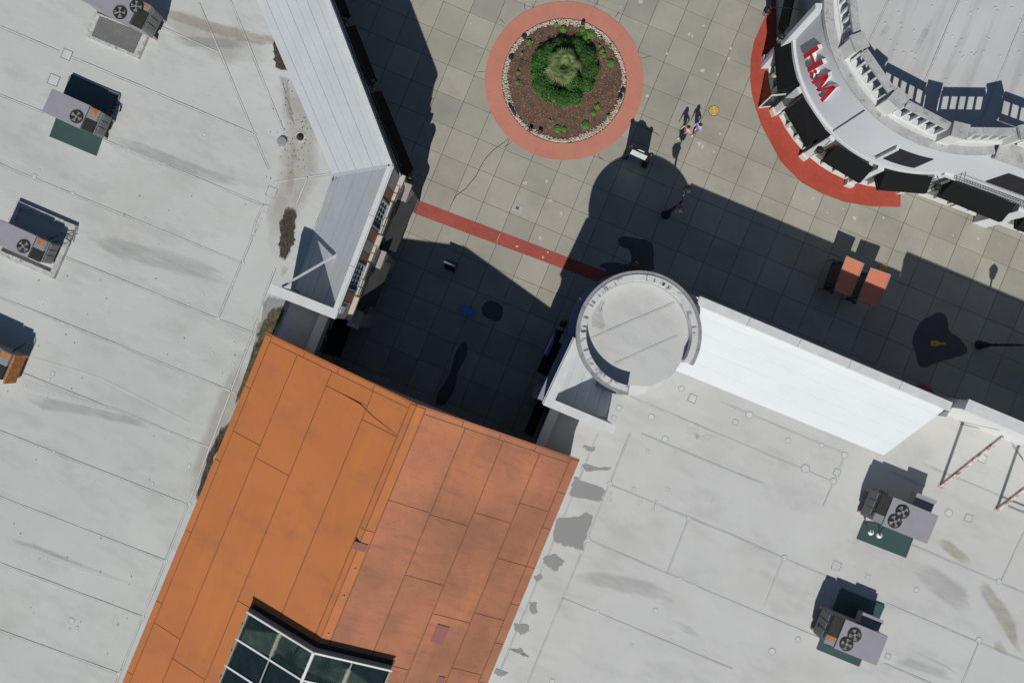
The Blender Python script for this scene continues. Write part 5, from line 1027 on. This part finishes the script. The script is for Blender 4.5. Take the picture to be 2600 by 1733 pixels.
# directory map stand
f0 = Q('Z3', 330, 1060); f1 = Q('Z3', 860, 1300); e = empty('directory_stand', f0.lerp(f1, .5)); tag(e, 'black directory stand with a white map panel and arched header', 'directory sign')
ds = (f1-f0).normalized(); nn_ = Vector((ds.y, -ds.x, 0)); nn_ = nn_ if nn_.y < 0 else -nn_; az = math.atan2(ds.y, ds.x)
for f in (f0, f1):
    MB().box(f, .36, .5, 0, .12, az).build('foot', m_black, e); MB().box(f, .16, .2, .12, 2.1, az).build('post', m_black, e); MB().lathe((f.x, f.y, 2.1), [(.13, 0), (.15, .06), (.08, .16), (.02, .2)], 8).build('finial', m_black, e)
m0 = f0+ds*.1; m1 = f1-ds*.1
MB().run(m0, m1, nn_, -.06, .05, .75, 2.05).build('frame', m_black, e); mp_ = MB().run(lerp(m0, m1, .04), lerp(m0, m1, .96), nn_, .051, .06, .82, 1.75).build('map_panel', m_map, e)
for i in range(9):
    t = .1+.8*random.random(); h = .9+.75*random.random(); w_ = random.uniform(.03, .1); MB().run(lerp(m0, m1, max(.06, t-w_)), lerp(m0, m1, min(.94, t+w_)), nn_, .0605, .0625, h, h+random.uniform(.02, .06)).build('map_block', M('map_ink', random.choice([(.4, .5, .5), (.5, .45, .4), (.3, .4, .5)]), .5), mp_)
mid = f0.lerp(f1, .5); pts = [(-.55, 2.05), (.55, 2.05), (.55, 2.15), (.3, 2.2), (.2, 2.36), (0, 2.42), (-.2, 2.36), (-.3, 2.2), (-.55, 2.15)]
MB().plate([mid+ds*x+nn_*.05+Vector((0, 0, h)) for x, h in pts], .1, nn_).build('header', m_black, e)
MB().plate([mid+ds*(.24*math.cos(k_*math.pi/8))+nn_*.06+Vector((0, 0, 2.18+.09*math.sin(k_*math.pi/8))) for k_ in range(16)], .015, nn_).build('header_oval', m_map, e)

# board with a bright top rail
c = P((1146, 676)); az = math.radians(-24); e = empty('sandwich_board', c); tag(e, 'black sandwich board with a bright silver top rail in the shade', 'sign board')
d = Vector((math.cos(az), math.sin(az), 0)); s_ = Vector((-d.y, d.x, 0)); Z = Vector((0, 0, 1))
for sg_ in (-1, 1): MB().plate([c+d*.36+s_*.3*sg_, c-d*.36+s_*.3*sg_, c-d*.36+Z*1.3+s_*.03*sg_, c+d*.36+Z*1.3+s_*.03*sg_], .03, s_*sg_).build('panel', m_black, e)
MB().beam(c-d*.38+Z*1.34, c+d*.38+Z*1.34, .1, .07).build('top_rail', m_silver, e)
c = Q('R6', 2092, 1278, .3); c = Vector((c.x, c.y, 0)); az = math.radians(-21); e = empty('blue_bench', c); tag(e, 'small bright blue plastic bench in the shade beside a wet patch', 'bench')
MB().box(c, .92, .33, .34, .42, az).build('seat', m_blue, e)
for sx in (-.36, .36): MB().box(c+Vector((math.cos(az), math.sin(az), 0))*sx, .12, .3, 0, .34, az).build('leg', m_blue, e)

# ================================================================== PEOPLE
def person(pos, yaw, top, legs, label, stride, strap=None):
    fwd = Vector((math.cos(yaw), math.sin(yaw), 0)); lft = Vector((-fwd.y, fwd.x, 0)); Z = Vector((0, 0, 1)); b0 = Vector((pos.x, pos.y, 0))
    e = empty('person', b0); tag(e, label, 'person', 'people walking')
    vs = []; ed = []; rs = []
    def add(p, r, frm=None):
        vs.append(p); rs.append(r); i = len(vs)-1
        if frm is not None: ed.append((frm, i))
        return i
    W = lambda f, l, h: b0+fwd*f+lft*l+Z*h
    pel = add(W(0, 0, .92), (.155, .12)); ab = add(W(.02, 0, 1.08), (.13, .1), pel); ch = add(W(.03, 0, 1.27), (.17, .13), ab); nk = add(W(.02, 0, 1.42), (.055, .055), ch); hd0 = add(W(.04, 0, 1.5), (.075, .08), nk); hd = add(W(.05, 0, 1.58), (.085, .1), hd0); ht = add(W(.04, 0, 1.65), (.06, .07), hd); add(W(.16, 0, 1.56), (.012, .012), hd)
    for sg_, st in ((1, stride), (-1, -stride)):
        hp = add(W(.0, .09*sg_, .86), (.095, .095), pel); kn = add(W(st*.55+.05, .095*sg_, .49), (.06, .06), hp); an_ = add(W(st-.02, .1*sg_, .1 if st >= 0 else .14), (.04, .04), kn); he = add(W(st-.04, .1*sg_, .045 if st >= 0 else .1), (.042, .042), an_); add(W(st+.15, .11*sg_, .035), (.035, .03), he)
        sh = add(W(.02, .18*sg_, 1.35), (.075, .075), ch); el = add(W(-.03-st*.3, .26*sg_, 1.1), (.055, .055), sh); wr = add(W(.1-st*.45, .22*sg_, .9), (.028, .028), el); pm = add(W(.13-st*.48, .22*sg_, .83), (.03, .02), wr)
        for fi, (dl, L_) in enumerate(((-.028, .075), (-.01, .085), (.01, .08), (.028, .065))):
            k1 = add(W(.14-st*.5, .22*sg_+dl*.6, .79), (.009, .009), pm); add(W(.15-st*.5, .22*sg_+dl, .79-L_), (.007, .007), k1)
        t1 = add(W(.17-st*.48, .22*sg_-.02*sg_, .82), (.01, .01), pm); add(W(.2-st*.48, .21*sg_, .78), (.008, .008), t1)
    me = bpy.data.meshes.new('body'); me.from_pydata([v-b0 for v in vs], ed, []); o = bpy.data.objects.new('body', me); C.objects.link(o); o.parent = e
    md = o.modifiers.new('skin', 'SKIN'); md.use_smooth_shade = True
    for i, sv_ in enumerate(me.skin_vertices[0].data): sv_.radius = rs[i] if isinstance(rs[i], tuple) else (rs[i], rs[i]); sv_.use_root = (i == 0)
    o.modifiers.new('sub', 'SUBSURF').levels = 1; o.modifiers['sub'].render_levels = 1
    dg = bpy.context.evaluated_depsgraph_get(); nm = bpy.data.meshes.new_from_object(o.evaluated_get(dg)); o.modifiers.clear(); o.data = nm
    nm.materials.clear(); [nm.materials.append(m) for m in (m_skin, top, legs, m_shoe)]
    for p in nm.polygons:
        c_ = p.center; lx = abs(c_.dot(lft)); h = c_.z; arm = lx > .16 and h > .6
        p.material_index = 3 if h < .12 else 0 if h > 1.42 else (0 if (arm and h < .9) else 1 if (h > .93 or arm) else 2); p.use_smooth = True
    mb = MB(); mb.blob(W(.02, 0, 1.615), .108, .112, .1, 14, 8, .02); mb.blob(W(-.07, 0, 1.5), .05, .075, .14, 10, 6, .04); mb.build('hair', m_hair, e, smooth=True)
    mb = MB(); [mb.blob(W(.135, .035*s2, 1.585), .012, .012, .01, 6, 4) for s2 in (1, -1)]; mb.build('eye', m_black, e)
    if strap: MB().tube([W(.13, .14, 1.1), W(.15, .02, 1.25), W(.06, -.13, 1.4), W(-.09, -.08, 1.3), W(-.12, .1, 1.05)], .017, 5).build('bag_strap', strap, e)
    return e
person(P((1733, 342)), math.radians(205), m_pink, m_mauve, 'person in a pink top and white shoes, mid-stride, left of the two walkers', .3, m_hair)
person(P((1762.5, 336)), math.radians(215), m_lav, m_greyp, 'person in a lavender top with a dark strap, right of the two walkers', .2, m_hair)
